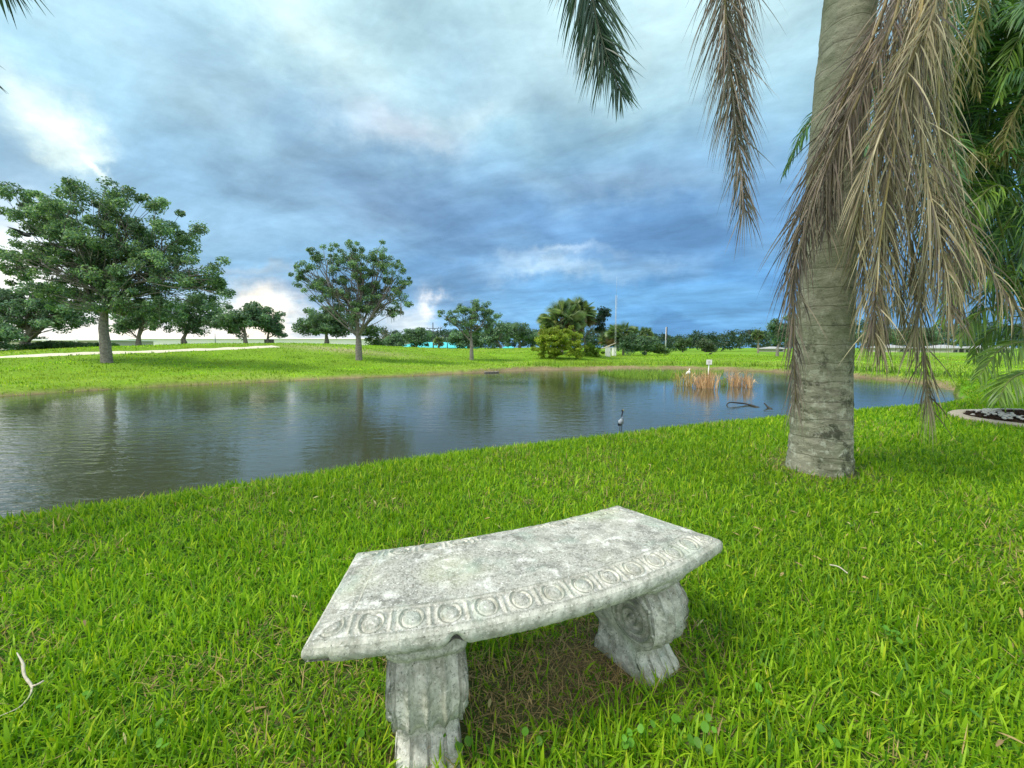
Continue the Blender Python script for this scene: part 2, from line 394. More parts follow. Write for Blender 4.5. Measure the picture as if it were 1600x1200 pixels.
# ------------------------------------------------------------------ terrain
WATER_Z = -0.72
def onplane(px, py, z):
    d = ray(px, py); return (np.array([0, 0, CAM_H]) + d * ((z - CAM_H) / d[2]))[:2]
far_px = [(0, 620), (60, 616), (120, 612), (200, 607), (300, 602), (400, 598), (500, 593), (580, 590), (640, 588), (700, 585), (770, 582), (830, 579), (900, 578), (1000, 577), (1100, 578), (1200, 581), (1300, 587), (1400, 595), (1450, 602), (1490, 612)]
far_line = np.array([onplane(a, b, WATER_Z) for a, b in far_px])
far_line = np.vstack([[[-60, 5.0], [-42, 9.5], [-27, 13.0]], far_line])
lip_px = [(-250, 866), (0, 826), (125, 806), (250, 788), (375, 769), (500, 750), (625, 730), (750, 711), (875, 697), (1000, 682), (1120, 667), (1240, 655), (1330, 646), (1500, 633)]
lip = np.array([onplane(a, b, -0.04) for a, b in lip_px])
tn = np.gradient(lip, axis=0); nrm = np.stack([-tn[:, 1], tn[:, 0]], 1); nrm /= np.linalg.norm(nrm, axis=1, keepdims=True)
near_line = lip + nrm * 1.25
near_line = np.vstack([[[-60, -22.], [-20, -6.5]], near_line, [[14.2, 12.6], [17.0, 15.8]]])
pond = np.vstack([far_line, near_line[::-1]])
def seg_dist(p, line, closed=False):
    a = line; b = np.roll(line, -1, 0)
    if not closed: a, b = a[:-1], b[:-1]
    best = np.full(len(p), 1e9)
    for s0, s1 in zip(a, b):
        v = s1 - s0; t_ = np.clip(((p - s0) @ v) / (v @ v), 0, 1); best = np.minimum(best, np.hypot(*(p - s0 - t_[:, None] * v).T))
    return best
def inside(p, poly):
    r = np.zeros(len(p), bool); x, y = p.T; j = len(poly) - 1
    for i in range(len(poly)):
        xi, yi = poly[i]; xj, yj = poly[j]
        cnd = ((yi > y) != (yj > y)) & (x < (xj - xi) * (y - yi) / (yj - yi + 1e-12) + xi); r ^= cnd; j = i
    return r
def sstep(t_): t_ = np.clip(t_, 0, 1); return t_ * t_ * (3 - 2 * t_)
cr_px = np.array([-900, -200, 0, 100, 200, 300, 450, 550, 620, 700, 760, 830, 900, 960, 1100, 1600, 2400])
cr_z = 1.12 + (543 - np.array([552, 551, 548, 544, 540.5, 537.5, 535.5, 538, 541, 545, 546, 543, 545, 560, 561, 561, 561.])) / 650 * 46
def terrain(x, y):
    p = np.stack([np.asarray(x, float).ravel(), np.asarray(y, float).ravel()], 1)
    ins = inside(p, pond); dn = seg_dist(p, near_line); df = seg_dist(p, far_line)
    d = np.minimum(dn, df); az_ = np.arctan2(p[:, 0], np.maximum(p[:, 1], 1e-3)); az_ = np.clip(az_, -1.2, 1.2)
    px_ = 800 + 650 * np.tan(az_); zc = np.interp(px_, cr_px, cr_z)
    rr = np.hypot(*p.T)
    wob = (fbm(p[:, 0] * .9, p[:, 1] * .9, 5) - .5)
    znear = WATER_Z + (0 - WATER_Z) * (1 - (1 - np.clip(dn / 1.55, 0, 1)) ** 2.2)
    dl = np.maximum(df - .35 + wob * .5, 0)
    zfar = WATER_Z + .30 * (1 - np.exp(-dl / .35)) + (zc - WATER_Z - .30) * sstep(df / 24) + .07 * wob * sstep(df / 2) + .10 * (fbm(p[:, 0] * .25, p[:, 1] * .25, 9) - .5) * sstep(df / 6)
    wf = sstep((dn / (dn + df + 1e-6) - .30) / .4)
    z = znear * (1 - wf) + zfar * wf
    z = np.where(ins, WATER_Z - .06 - np.minimum(d * .35, 1.2), z)
    return z, d, ins, wf, df
def hgt(x, y): return terrain(np.atleast_1d(x), np.atleast_1d(y))[0]
def hit(px, py, lo=1.0, hi=400.0):
    d = ray(px, py); Ys = np.geomspace(lo, hi, 1500); P = np.array([0, 0, CAM_H]) + d * Ys[:, None]
    g = hgt(P[:, 0], P[:, 1]); k = np.argmax(P[:, 2] < g)
    if not (P[:, 2] < g).any(): k = len(Ys) - 1
    return np.array([P[k, 0], P[k, 1], g[k]])
def ground_at(px, Y):
    d = ray(px, 543); x = d[0] * Y; return np.array([x, Y, float(hgt(x, Y)[0])])

def grass_col(n, x, y, kind='lawn'):
    pn = fbm(x * .5, y * .5, 21); r1 = RNG.random(n); r2 = RNG.random(n)
    a = np.array([.135, .305, .007]); b = np.array([.31, .51, .020]); c_ = np.array([.05, .165, .010])
    col = a + (b - a) * (r1 ** 1.3)[:, None]
    col = np.where((r2 < .32)[:, None], c_ + (a - c_) * r1[:, None], col)
    yl = (RNG.random(n) < .10)[:, None]; col = np.where(yl, col * np.array([1.5, 1.12, 1.6]), col)
    return col * (.70 + .6 * pn)[:, None]

def build_ground():
    nr, na = 470, 900
    r = np.geomspace(.25, 1500, nr); a = np.linspace(-np.pi, np.pi, na, endpoint=False)
    # denser in front of the camera
    a = a + .35 * np.sin(a) * -1
    RR, AA = np.meshgrid(r, a, indexing='ij'); x = RR * np.sin(AA); y = RR * np.cos(AA)
    z, d, ins, wf, df = terrain(x, y)
    V = np.stack([x.ravel(), y.ravel(), z], 1)
    i = np.arange(nr - 1)[:, None] * na; j = np.arange(na)[None]; k = (j + 1) % na
    F = np.stack([i + j, i + k, i + na + k, i + na + j], -1).reshape(-1, 4)
    V = np.vstack([V, [[0, 0, float(hgt(0, 0)[0])]]]); jj = np.arange(na)
    mb = MB(); xf, yf = x.ravel(), y.ravel()
    rr = np.hypot(xf, yf)
    nz = fbm(xf * .8, yf * .8, 3); nz2 = fbm(xf * .13, yf * .13, 33)
    lawn = np.array([.040, .095, .012]); farg = np.array([.16, .28, .020]); mud = np.array([.23, .18, .10])
    lawnf = lawn + (np.array([.12, .27, .018]) - lawn) * sstep((rr - 3) / 6)[:, None]
    col = lawnf * (1 - wf)[:, None] + farg[None] * wf[:, None]
    col = col * (.8 + .45 * nz2)[:, None]
    dry = sstep((nz2 - .52) / .12) * .35 * wf
    col = col * (1 - dry[:, None]) + np.array([.27, .30, .07]) * dry[:, None]
    mw = np.interp(800 + 650 * xf / np.maximum(yf, .1), [0, 300, 700, 800, 1000, 1480, 1600], [.12, .15, .35, .8, .9, .4, .1])
    mm = (1 - sstep((df - mw * (.5 + nz)) / .5)) * sstep((wf - .25) / .3)
    mm = np.where(ins, 1.0, mm)
    col = col * (1 - mm[:, None]) + mud * (.6 + .6 * nz)[:, None] * mm[:, None]
    # bare worn patch on the berm
    pc = hit(540, 547); g = np.exp(-(((xf - pc[0]) / 5.5) ** 2 + ((yf - pc[1]) / 2.2) ** 2) * (0.6 + nz)) * .8
    col = col * (1 - g[:, None]) + np.array([.36, .30, .17]) * g[:, None]
    # thatch under the bench and around the palm
    for (cx, cy, s_, k_) in ((.30, 1.42, .42, .95), (-.45, 1.05, .30, .6), (PALM[0], PALM[1], .42, .8)):
        g = np.exp(-(((xf - cx) / s_) ** 2 + ((yf - cy) / s_) ** 2)) * k_
        col = col * (1 - g[:, None]) + np.array([.20, .15, .085]) * g[:, None]
    col = np.vstack([col, lawn[None]])
    mb.add(V, F, col); mb.F.append(np.stack([jj * 0 + nr * na, (jj + 1) % na, jj], -1))
    o = mb.build('ground', M_GROUND); tag(o, kind='structure'); return o
PALM = hit(1278, 733)
build_ground()
# water: one sheet cut to the pond with an overlap under the banks
mb = MB(); cx, cy = -6, 14
P = pond - np.array([cx, cy]); P = P * (1 + .5 / np.linalg.norm(P, axis=1, keepdims=True)) + np.array([cx, cy])
xs = np.linspace(-70, 45, 24); ys = np.linspace(-30, 55, 18); Xg, Yg = np.meshgrid(xs, ys, indexing='ij')
V = np.stack([Xg.ravel(), Yg.ravel(), np.full(Xg.size, WATER_Z)], 1); i = np.arange(23)[:, None] * 18; j = np.arange(17)[None]
mb.add(V, np.stack([i + j, i + 18 + j, i + 19 + j, i + 1 + j], -1).reshape(-1, 4))
tag(mb.build('water', M_WATER), kind='structure')
# path on the berm
mb = MB(); pts = [hit(a, b)[:2] for a, b in [(-260, 566), (-120, 562), (0, 558.5), (100, 554), (167, 551.5), (250, 549), (330, 546), (390, 543.5), (430, 541.5)]]
C_ = catmull(np.array([[*p, 0] for p in pts]), 160); T_ = unit(np.gradient(C_, axis=0)); N_ = np.stack([-T_[:, 1], T_[:, 0], 0 * T_[:, 0]], 1)
rows = []
for k in np.linspace(-1, 1, 7):
    q = C_ + N_ * (k * (.8 + .12 * np.sin(np.arange(160) * .4)[:, None])); q[:, 2] = hgt(q[:, 0], q[:, 1]) + (.035 if abs(k) < .9 else -.02); rows.append(q)
V = np.stack(rows, 1).reshape(-1, 3); i = np.arange(159)[:, None] * 7; j = np.arange(6)[None]
mb.add(V, np.stack([i + j, i + 7 + j, i + 8 + j, i + 1 + j], -1).reshape(-1, 4))
tag(mb.build('path', M_PATH), kind='structure')

# ------------------------------------------------------------------ bench
BC = np.array([-.683, 3.083]); R1, R2, A0, A1 = 1.74, 2.183, .09, .72
ZT = .447; LEGS = (.220, .60); LEGR = 1.985
def build_bench():
    root = empty('garden_bench', (BC[0] + 1.96 * math.sin(.41), BC[1] - 1.96 * math.cos(.41), 0), 'curved weathered cast stone bench with carved egg border on scroll legs, standing on the lawn', 'bench')
    nS, nR = 1100, 240
    s = np.linspace(0, 1, nS)[:, None]; q = np.linspace(0, 1, nR)[None]
    an = A0 + (A1 - A0) * s; arc = (an - A0) * R2 + 0 * q; r1s = R1 - .045 * np.sin(np.pi * s) ** .8; rad = r1s + (R2 - r1s) * q
    eF = (R2 - rad); eB = (rad - r1s); eL = (an - A0) * rad; eR = (A1 - an) * rad
    Wd = .098
    def mould(e):
        t_ = np.clip(e / Wd, 0, 1); z_ = -.019 * (1 - t_) ** 1.25
        z_ += .0035 * np.exp(-((e - Wd) / .005) ** 2) - .003 * np.exp(-((e - Wd + .012) / .006) ** 2)
        z_ += .003 * np.exp(-((e - .012) / .006) ** 2)
        return z_
    def eggs(e, l, per):
        u = (l / per) % 1 - .5; v = (e - .050) / .031
        x_ = u * per / .031
        rr = np.sqrt(x_ ** 2 + (v * .95) ** 2)
        h = .0065 * np.sqrt(np.clip(1 - (rr / .72) ** 2, 0, 1))
        h += .0045 * np.exp(-((rr - 1.02) / .12) ** 2) * (v < .95)
        h -= .004 * np.exp(-((rr - .83) / .09) ** 2)
        ud = np.abs(np.abs(u) - .5) * per
        h += .004 * np.exp(-(ud / .0045) ** 2) * sstep((1.1 - np.abs(v)) / .2) - .002 * np.exp(-((ud - .010) / .004) ** 2)
        return h * sstep((e - .014) / .008) * sstep((Wd - .008 - e) / .008)
    z = np.minimum(np.minimum(mould(eF), mould(eB)), np.minimum(mould(eL), mould(eR)))
    iF = (eF < eL) & (eF < eR); iB = (eB < eL) & (eB < eR) & ~iF & (eB < eF)
    z = z + np.where(iF & (eF < Wd), eggs(eF, arc, .0985), 0) + np.where(iB & (eB < Wd), eggs(eB, (an - A0) * R1, .0985), 0)
    iL = ~iF & ~iB & (np.minimum(eL, eR) < Wd); eE = np.minimum(eL, eR)
    z = z + np.where(iL, .12 * eggs(eE, rad - R1 + .02, .0985), 0)
    z = z + .0035 * (fbm(arc * 28, rad * 28, 4, 5) - .5) + .0022 * (fbm(arc * 110, rad * 110, 8, 3) - .5)
    em = np.minimum(np.minimum(eF, eB), eE); z = z - .006 * np.exp(-em / .004)
    edge = 1 + 0 * z
    jit = .002 * (fbm(arc * 16, rad * 16, 14, 4) - .5) * np.exp(-em / .02)
    rj = rad + np.where(eF < eB, -1, 1) * np.abs(jit) * 1.5
    x = BC[0] + rj * np.sin(an); y = BC[1] - rj * np.cos(an)
    top = np.stack([x, y, ZT + z], -1)
    i = np.arange(nS - 1)[:, None] * nR; j = np.arange(nR - 1)[None]
    mb = MB(); mb.add(top.reshape(-1, 3), np.stack([i + j, i + j + 1, i + nR + j + 1, i + nR + j], -1).reshape(-1, 4)[:, ::-1])
    # rim
    ids = np.concatenate([np.arange(nR - 1) , np.arange(nS - 1) * nR + nR - 1, (nS - 1) * nR + np.arange(nR - 1, 0, -1), np.arange(nS - 1, 0, -1) * nR])
    T = top.reshape(-1, 3)[ids]; m = len(T); lv = np.linspace(0, 1, 9)
    cen = np.array([BC[0] + 1.96 * math.sin(.41), BC[1] - 1.96 * math.cos(.41)])
    tang = unit(np.roll(T[:, :2], -1, 0) - np.roll(T[:, :2], 1, 0)); out_ = np.stack([tang[:, 1], -tang[:, 0]], 1)
    out_ = np.where(((T[:, :2] - cen) * out_).sum(1, keepdims=True) < 0, -out_, out_)
    rings = []
    kk = np.arange(m) * .004 * 3
    for l in lv:
        o_ = (.004 * np.sin(np.pi * l) - .006 * l ** 3) + .0025 * (fbm(kk * 9, np.full(m, l * 5.), 31, 4) - .5)
        zb = ZT - .066 + .0035 * (fbm(kk * 5, np.zeros(m), 77, 4) - .5)
        ch = np.exp(-((T[:, 0] - CHIP[0]) ** 2 + (T[:, 1] - CHIP[1]) ** 2) / .018 ** 2) * .022   # broken chip
        ch2 = .009 * (np.hypot(T[:, 0] - CH2[0], T[:, 1] - CH2[1]) < .055)
        Q = T.copy(); Q[:, :2] += out_ * (o_ - ch * l * .9)[:, None]; Q[:, 2] = T[:, 2] * (1 - l) + (zb + ch + ch2) * l; rings.append(Q)
    V = np.concatenate(rings); i = np.arange(len(lv) - 1)[:, None] * m; j = np.arange(m)[None]; k = (j + 1) % m
    mb.add(V, np.stack([i + j, i + m + j, i + m + k, i + k], -1).reshape(-1, 4))
    # underside
    b = rings[-1]; nb = nR - 1; front = b[nb:nb + nS]; back = b[np.r_[0, np.arange(m - 1, nb + nS - 1 + nb - 1, -1)]]
    k = min(len(front), len(back)); V = np.vstack([front[:k], back[:k]]); i = np.arange(k - 1)
    V[:, 2] = ZT - .062
    mb.add(V, np.stack([i, i + 1, i + 1 + k, i + k], -1))
    mb.build('seat', M_STONE, root)
    for a in LEGS: build_leg(a, root)
    return root
def cs(px, py, z): return onplane(px, py, z)
CHIP = cs(714, 1010, ZT - .06); CH2 = cs(492, 1020, ZT - .06)
def build_leg(a, root):
    zz_ = np.array([.388, .366, .350, .335, .322, .312, .300, .270, .230, .190, .160, .138, .122, .110, .095, .070, .040, .010, -.06])
    yf = np.array([.140, .158, .166, .162, .146, .138, .150, .168, .180, .182, .178, .166, .148, .128, .104, .104, .130, .158, .164])
    yb = -np.array([.16, .17, .175, .17, .155, .15, .158, .175, .185, .180, .16, .13, .10, .085, .080, .085, .095, .10, .10])
    hw = np.array([.094, .100, .102, .100, .094, .092, .094, .095, .095, .094, .092, .088, .082, .080, .080, .084, .088, .090, .092])
    n = 240; zi = np.linspace(.388, -.06, n); f_ = lambda A: np.interp(-zi, -zz_, A)
    sm = lambda A: np.convolve(np.pad(A, 6, mode='edge'), np.ones(13) / 13, 'valid')
    YF, YB, HW = sm(f_(yf)), sm(f_(yb)), sm(f_(hw)); mN = 150; mD = 150
    # closed loop in plan: front (fluted), side, back, side
    u = np.linspace(-1, 1, mN); v = np.linspace(1, 0, mD)[1:-1]
    loop = []
    flm = sstep((.325 - zi) / .012) * sstep((zi - .085) / .02)      # flutes only on the scroll
    for k in range(n):
        fl = .017 * flm[k] * (np.abs(np.cos(u * np.pi * 2.0)) ** 5 - 1) - .010 * flm[k] * (np.abs(u) > .86)
        bow = -.014 * u ** 4
        toe = 0
        if zi[k] < .085: toe = -.012 * (np.abs(np.sin(u * np.pi * 2.0)) < .30) * sstep((.085 - zi[k]) / .04)
        fx = u * HW[k]; fy = YF[k] + fl + bow + toe
        rx = np.full(mD - 2, HW[k]); ry = YB[k] + (YF[k] - .014 - YB[k]) * v
        bx = -u * HW[k]; by = YB[k] - fl - bow
        loop.append(np.concatenate([np.stack([fx, fy], 1), np.stack([rx, ry], 1), np.stack([bx, by], 1), np.stack([-rx, ry[::-1]], 1)]))
    Lp = np.array(loop); m = Lp.shape[1]
    nzv = fbm(np.arange(n)[:, None] * .08 + 0 * np.arange(m), np.arange(m)[None] * .06, int(a * 100), 4) - .5
    # volute relief on both side faces
    side = (np.abs(np.abs(Lp[..., 0]) - HW[:, None]) < 1e-6)
    Zg = zi[:, None] + 0 * Lp[..., 0]
    rel = np.zeros_like(Zg)
    for (vy, vz, rad) in ((.080, .215, .095), (-.095, .235, .078)):
        dy = Lp[..., 1] - vy; dz = Zg - vz; rr = np.hypot(dy, dz); th = np.arctan2(dz, dy)
        sp = np.cos((rr / .026 - th / (2 * np.pi)) * 2 * np.pi)
        rel += np.where(rr < rad, .010 * np.clip(sp, -.5, 1) * sstep((rad - rr) / .01), 0) + .004 * np.exp(-((rr - .004) / .012) ** 2)
    Xl = Lp[..., 0] + np.where(side, np.sign(Lp[..., 0]) * rel, 0) + np.sign(Lp[..., 0]) * nzv * .006
    Yl = Lp[..., 1] + np.sign(Lp[..., 1]) * nzv * .010
    ca, sa = math.cos(a), math.sin(a); Rc = LEGR
    wx = BC[0] + Rc * sa + Xl * ca + Yl * sa; wy = BC[1] - Rc * ca + Xl * sa - Yl * ca
    V = np.stack([wx, wy, Zg], -1).reshape(-1, 3)
    i = np.arange(n - 1)[:, None] * m; j = np.arange(m)[None]; k = (j + 1) % m
    mb = MB(); mb.add(V, np.stack([i + j, i + m + j, i + m + k, i + k], -1).reshape(-1, 4)[:, ::-1])
    mb.build('leg', M_STONE, root)
build_bench()

# ------------------------------------------------------------------ lawn blades
def leg_mask(x, y):
    k = np.zeros(len(x), bool)
    for a in LEGS:
        lx, ly = BC[0] + LEGR * math.sin(a), BC[1] - LEGR * math.cos(a)
        dx, dy = x - lx, y - ly; u = dx * math.cos(a) + dy * math.sin(a); v = dx * math.sin(a) - dy * math.cos(a)
        k |= (np.abs(u) < .10) & (np.abs(v) < .14)
    return k
BED = onplane(1632, 660, 0.0)
def under_bench(x, y):
    dx, dy = x - BC[0], BC[1] - y; r_ = np.hypot(dx, dy); a = np.arctan2(dx, dy)
    return sstep((r_ - R1 + .06) / .16) * sstep((R2 + .02 - r_) / .16) * sstep((a - .16) / .06) * sstep((A1 - .02 - a) / .06)
def lawn(seed, n, rmin, rmax, Lr, wr, nseg, name_mb, flat=False):
    rg = np.random.default_rng(seed)
    return rg
def build_lawn():
    mb = MB(); rg = np.random.default_rng(5)
    bins = np.concatenate([np.linspace(.45, 2.4, 14), np.geomspace(2.6, 34, 32)])
    for b0, b1 in zip(bins[:-1], bins[1:]):
        rm = (b0 + b1) / 2; rho = 13500 * min(1, (2.0 / rm) ** 1.15); area = R(118) / 2 * (b1 ** 2 - b0 ** 2); n = int(rho * area)
        r = np.sqrt(rg.random(n) * (b1 ** 2 - b0 ** 2) + b0 ** 2); a = (rg.random(n) - .5) * R(118)
        x, y = r * np.sin(a), r * np.cos(a)
        z, d, ins, wf, df = terrain(x, y)
        keep = ~ins & (wf < .6) & (d > .12) & ~leg_mask(x, y) & (np.hypot(x - PALM[0], y - PALM[1]) > .30) & (np.hypot((x - BED[0]) / 1.0, (y - BED[1])) > 1.02)
        ub = under_bench(x, y); pd = np.exp(-((np.hypot(x - PALM[0], y - PALM[1]) - .3) / .14) ** 2) * .8
        thin = np.maximum(np.maximum(ub * .25, pd * .5), sstep((fbm(x * 2.1, y * 2.1, 41) - .60) / .1) * .45 * (rm < 3))
        keep &= rg.random(n) > thin * .75
        x, y, z, ub, pd = x[keep], y[keep], z[keep], ub[keep], pd[keep]; n = len(x)
        if not n: continue
        th = rg.random(n) * 2 * np.pi; tilt = np.abs(rg.normal(.50, .34, n)).clip(0, 1.35)
        hd = np.stack([np.cos(th), np.sin(th), 0 * th], 1); d0 = hd * np.sin(tilt)[:, None] + np.array([0, 0, 1]) * np.cos(tilt)[:, None]
        th2 = th + np.pi / 2 + rg.normal(0, .4, n); side = np.stack([np.cos(th2), np.sin(th2), 0 * th], 1)
        sc_ = max(1.0, (rm / 2.3)) ** .62
        clump = .65 + .7 * fbm(x * 5, y * 5, 61)
        L = (.034 + .075 * rg.random(n) ** 1.7) * clump * (1 + .18 * (sc_ - 1)); L = np.minimum(L, .115) * (.92 if rm < 2.2 else .84)
        L *= 1 - .25 * ub
        W = (.0028 + .0055 * rg.random(n) ** 1.4) * sc_
        W = np.where(rg.random(n) < .10, W * 1.6, W)
        col = grass_col(n, x, y)
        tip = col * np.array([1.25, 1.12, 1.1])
        dead = rg.random(n) < (.02 + .72 * ub + .45 * pd + .20 * sstep((fbm(x * 2.1, y * 2.1, 41) - .54) / .12))
        dc = np.array([.50, .36, .17]) * (.5 + .8 * rg.random(n))[:, None]
        col = np.where(dead[:, None], dc, col); tip = np.where(dead[:, None], dc * 1.1, tip)
        fl = dead & (rg.random(n) < .85)
        d0[fl, 2] *= .12; W = np.where(dead, W * .45, W); L = np.where(dead, L * 1.1, L)
        base_ = np.stack([x, y, z - .004 + np.where(fl, rg.random(n) * .022, 0)], 1)
        nseg = 3 if rm < 3.2 else 2
        prof = np.array([.7, 1, .8, .08]) if nseg == 3 else np.array([.8, 1, .1])
        dr = np.where(fl, .1, .35 + 1.1 * rg.random(n))
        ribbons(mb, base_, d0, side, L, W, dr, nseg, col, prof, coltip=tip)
    o = mb.build('lawn_grass', M_GRASS); tag(o, 'bright green coarse lawn grass running from the bench to the pond edge', 'grass', kind='stuff')
build_lawn()
def build_far_grass():
    mb = MB(); rg = np.random.default_rng(15)
    bins = np.geomspace(11, 85, 16)
    for b0, b1 in zip(bins[:-1], bins[1:]):
        rm = (b0 + b1) / 2; n = 15000
        r = np.sqrt(rg.random(n) * (b1 ** 2 - b0 ** 2) + b0 ** 2); a = (rg.random(n) - .5) * R(120)
        x, y = r * np.sin(a), r * np.cos(a); z, d, ins, wf, df = terrain(x, y)
        pxs = 800 + 650 * x / y
        mw = np.interp(pxs, [0, 300, 700, 800, 1000, 1480, 1600], [.05, .05, .3, .7, .85, .3, .05])
        keep = ~ins & (wf >= .5) & (df > mw * (.4 + fbm(x * .8, y * .8, 3)))
        keep &= seg_dist(np.stack([x, y], 1), C_[::6, :2]) > .85
        x, y, z, df, pxs = x[keep], y[keep], z[keep], df[keep], pxs[keep]; n = len(x)
        if not n: continue
        th = rg.random(n) * 2 * np.pi; tilt = np.abs(rg.normal(.4, .3, n)).clip(0, 1.2)
        d0 = np.stack([np.cos(th) * np.sin(tilt), np.sin(th) * np.sin(tilt), np.cos(tilt)], 1); side = np.stack([-np.sin(th), np.cos(th), 0 * th], 1)
        tall = np.exp(-((df - 2.0) / .9) ** 2) * sstep((pxs - 780) / 80) * (1 + .8 * (fbm(x * .5, y * .5, 71) - .5))
        L = (.05 + .08 * rg.random(n)) * (.3 + 1.5 * fbm(x * .9, y * .9, 51)) + .55 * tall * rg.random(n)
        W = (.010 + .014 * rg.random(n)) * (rm / 15) ** .9
        col = grass_col(n, x * .5, y * .5) * np.array([1.25, 1.15, 1.2]); dk = tall[:, None].clip(0, 1) * .75
        col = col * (1 - dk) + np.array([.07, .14, .03]) * dk
        col = col * (.55 + .9 * fbm(x * .3, y * .9, 91))[:, None] * (.62 + .76 * sstep((fbm(x * .9, y * 2.2, 95) - .3) / .4))[:, None]; yp = sstep((fbm(x * .16, y * .3, 93) - .5) / .12)[:, None] * .5; col = col * (1 - yp) + np.array([.30, .36, .06]) * yp
        ribbons(mb, np.stack([x, y, z - .01], 1), d0, side, L, W, .5, 2, col, np.array([.8, 1, .1]))
    o = mb.build('meadow_grass', M_GRASS); tag(o, 'yellow green rough grass covering the far bank and field', 'grass', kind='stuff')
build_far_grass()

# ------------------------------------------------------------------ palms with feathered fronds
def frond(P, nleaf, L, W, droop, mat, root, name, cols, side_ref=None, t0=.12, rach_r=.012, ang=.9, spread=.25, rach_col=(.3, .24, .12), label=None, seed=0, nseg=4, taper=True, twist=0.0, fluff=.0, lobmin=.0):
    rg = np.random.default_rng(seed + 1000)
    C = catmull(P, 60); T = unit(np.gradient(C, axis=0))
    if side_ref is None: side_ref = np.array([0, -1., .15])
    mb = MB(); rr = rach_r * np.linspace(1.4, .25, 60)
    add_tube(mb, C, rr, 6, col=np.array(rach_col))
    t_ = t0 + (1 - t0) * np.repeat((np.arange(nleaf) + .5) / nleaf, 2); sg = np.tile([-1., 1.], nleaf)
    n = len(t_); idx = t_ * 58.999; i = idx.astype(int); f = (idx - i)[:, None]
    B = C[i] * (1 - f) + C[i + 1] * f; TT = unit(T[i] * (1 - f) + T[i + 1] * f)
    S = unit(np.cross(TT, side_ref)); N = np.cross(S, TT)
    if twist:
        ph = twist * t_; S, N = S * np.cos(ph)[:, None] + N * np.sin(ph)[:, None], N * np.cos(ph)[:, None] - S * np.sin(ph)[:, None]
    lob = np.sin(np.pi * np.clip((t_ - t0) / (1 - t0) * .82 + .14, 0, 1)) ** .6 if taper else np.ones(n)
    lob = np.maximum(lob, lobmin)
    an = ang * (1 - .45 * t_) + rg.normal(0, spread * .5, n)
    d0 = S * (sg * np.sin(an))[:, None] + TT * np.cos(an)[:, None] + N * rg.normal(fluff, spread, n)[:, None]
    Ls = L * lob * np.where(rg.random(n) < .2, rg.uniform(.45, .9, n), rg.uniform(.85, 1.15, n)); Ws = W * rg.uniform(.75, 1.2, n)
    sd = unit(np.cross(d0, N + rg.normal(0, .5, (n, 3))))
    k = rg.integers(0, len(cols), n); cc = np.array(cols)[k] * rg.uniform(.7, 1.25, (n, 1))
    dr = droop * (rg.uniform(.35, 2.1, n) if lobmin else rg.uniform(.7, 1.3, n))
    ribbons(mb, B, d0, sd, Ls, Ws, dr, nseg, cc, np.array([.5, 1.0] + list(np.linspace(.95, .04, nseg - 1))))
    o = mb.build(name, mat, root)
    if label: o['label'] = label
    return o
DRYC = [(.24, .19, .125), (.35, .30, .19), (.19, .16, .11), (.30, .27, .17), (.11, .09, .075), (.52, .45, .30)]
DRYP = [(.19, .15, .125), (.25, .20, .165), (.13, .11, .10), (.31, .25, .19)]
GRN = [(.065, .16, .04), (.09, .20, .045), (.05, .13, .045), (.13, .25, .05)]
GRNB = [(.03, .075, .05), (.04, .09, .055), (.045, .10, .045)]

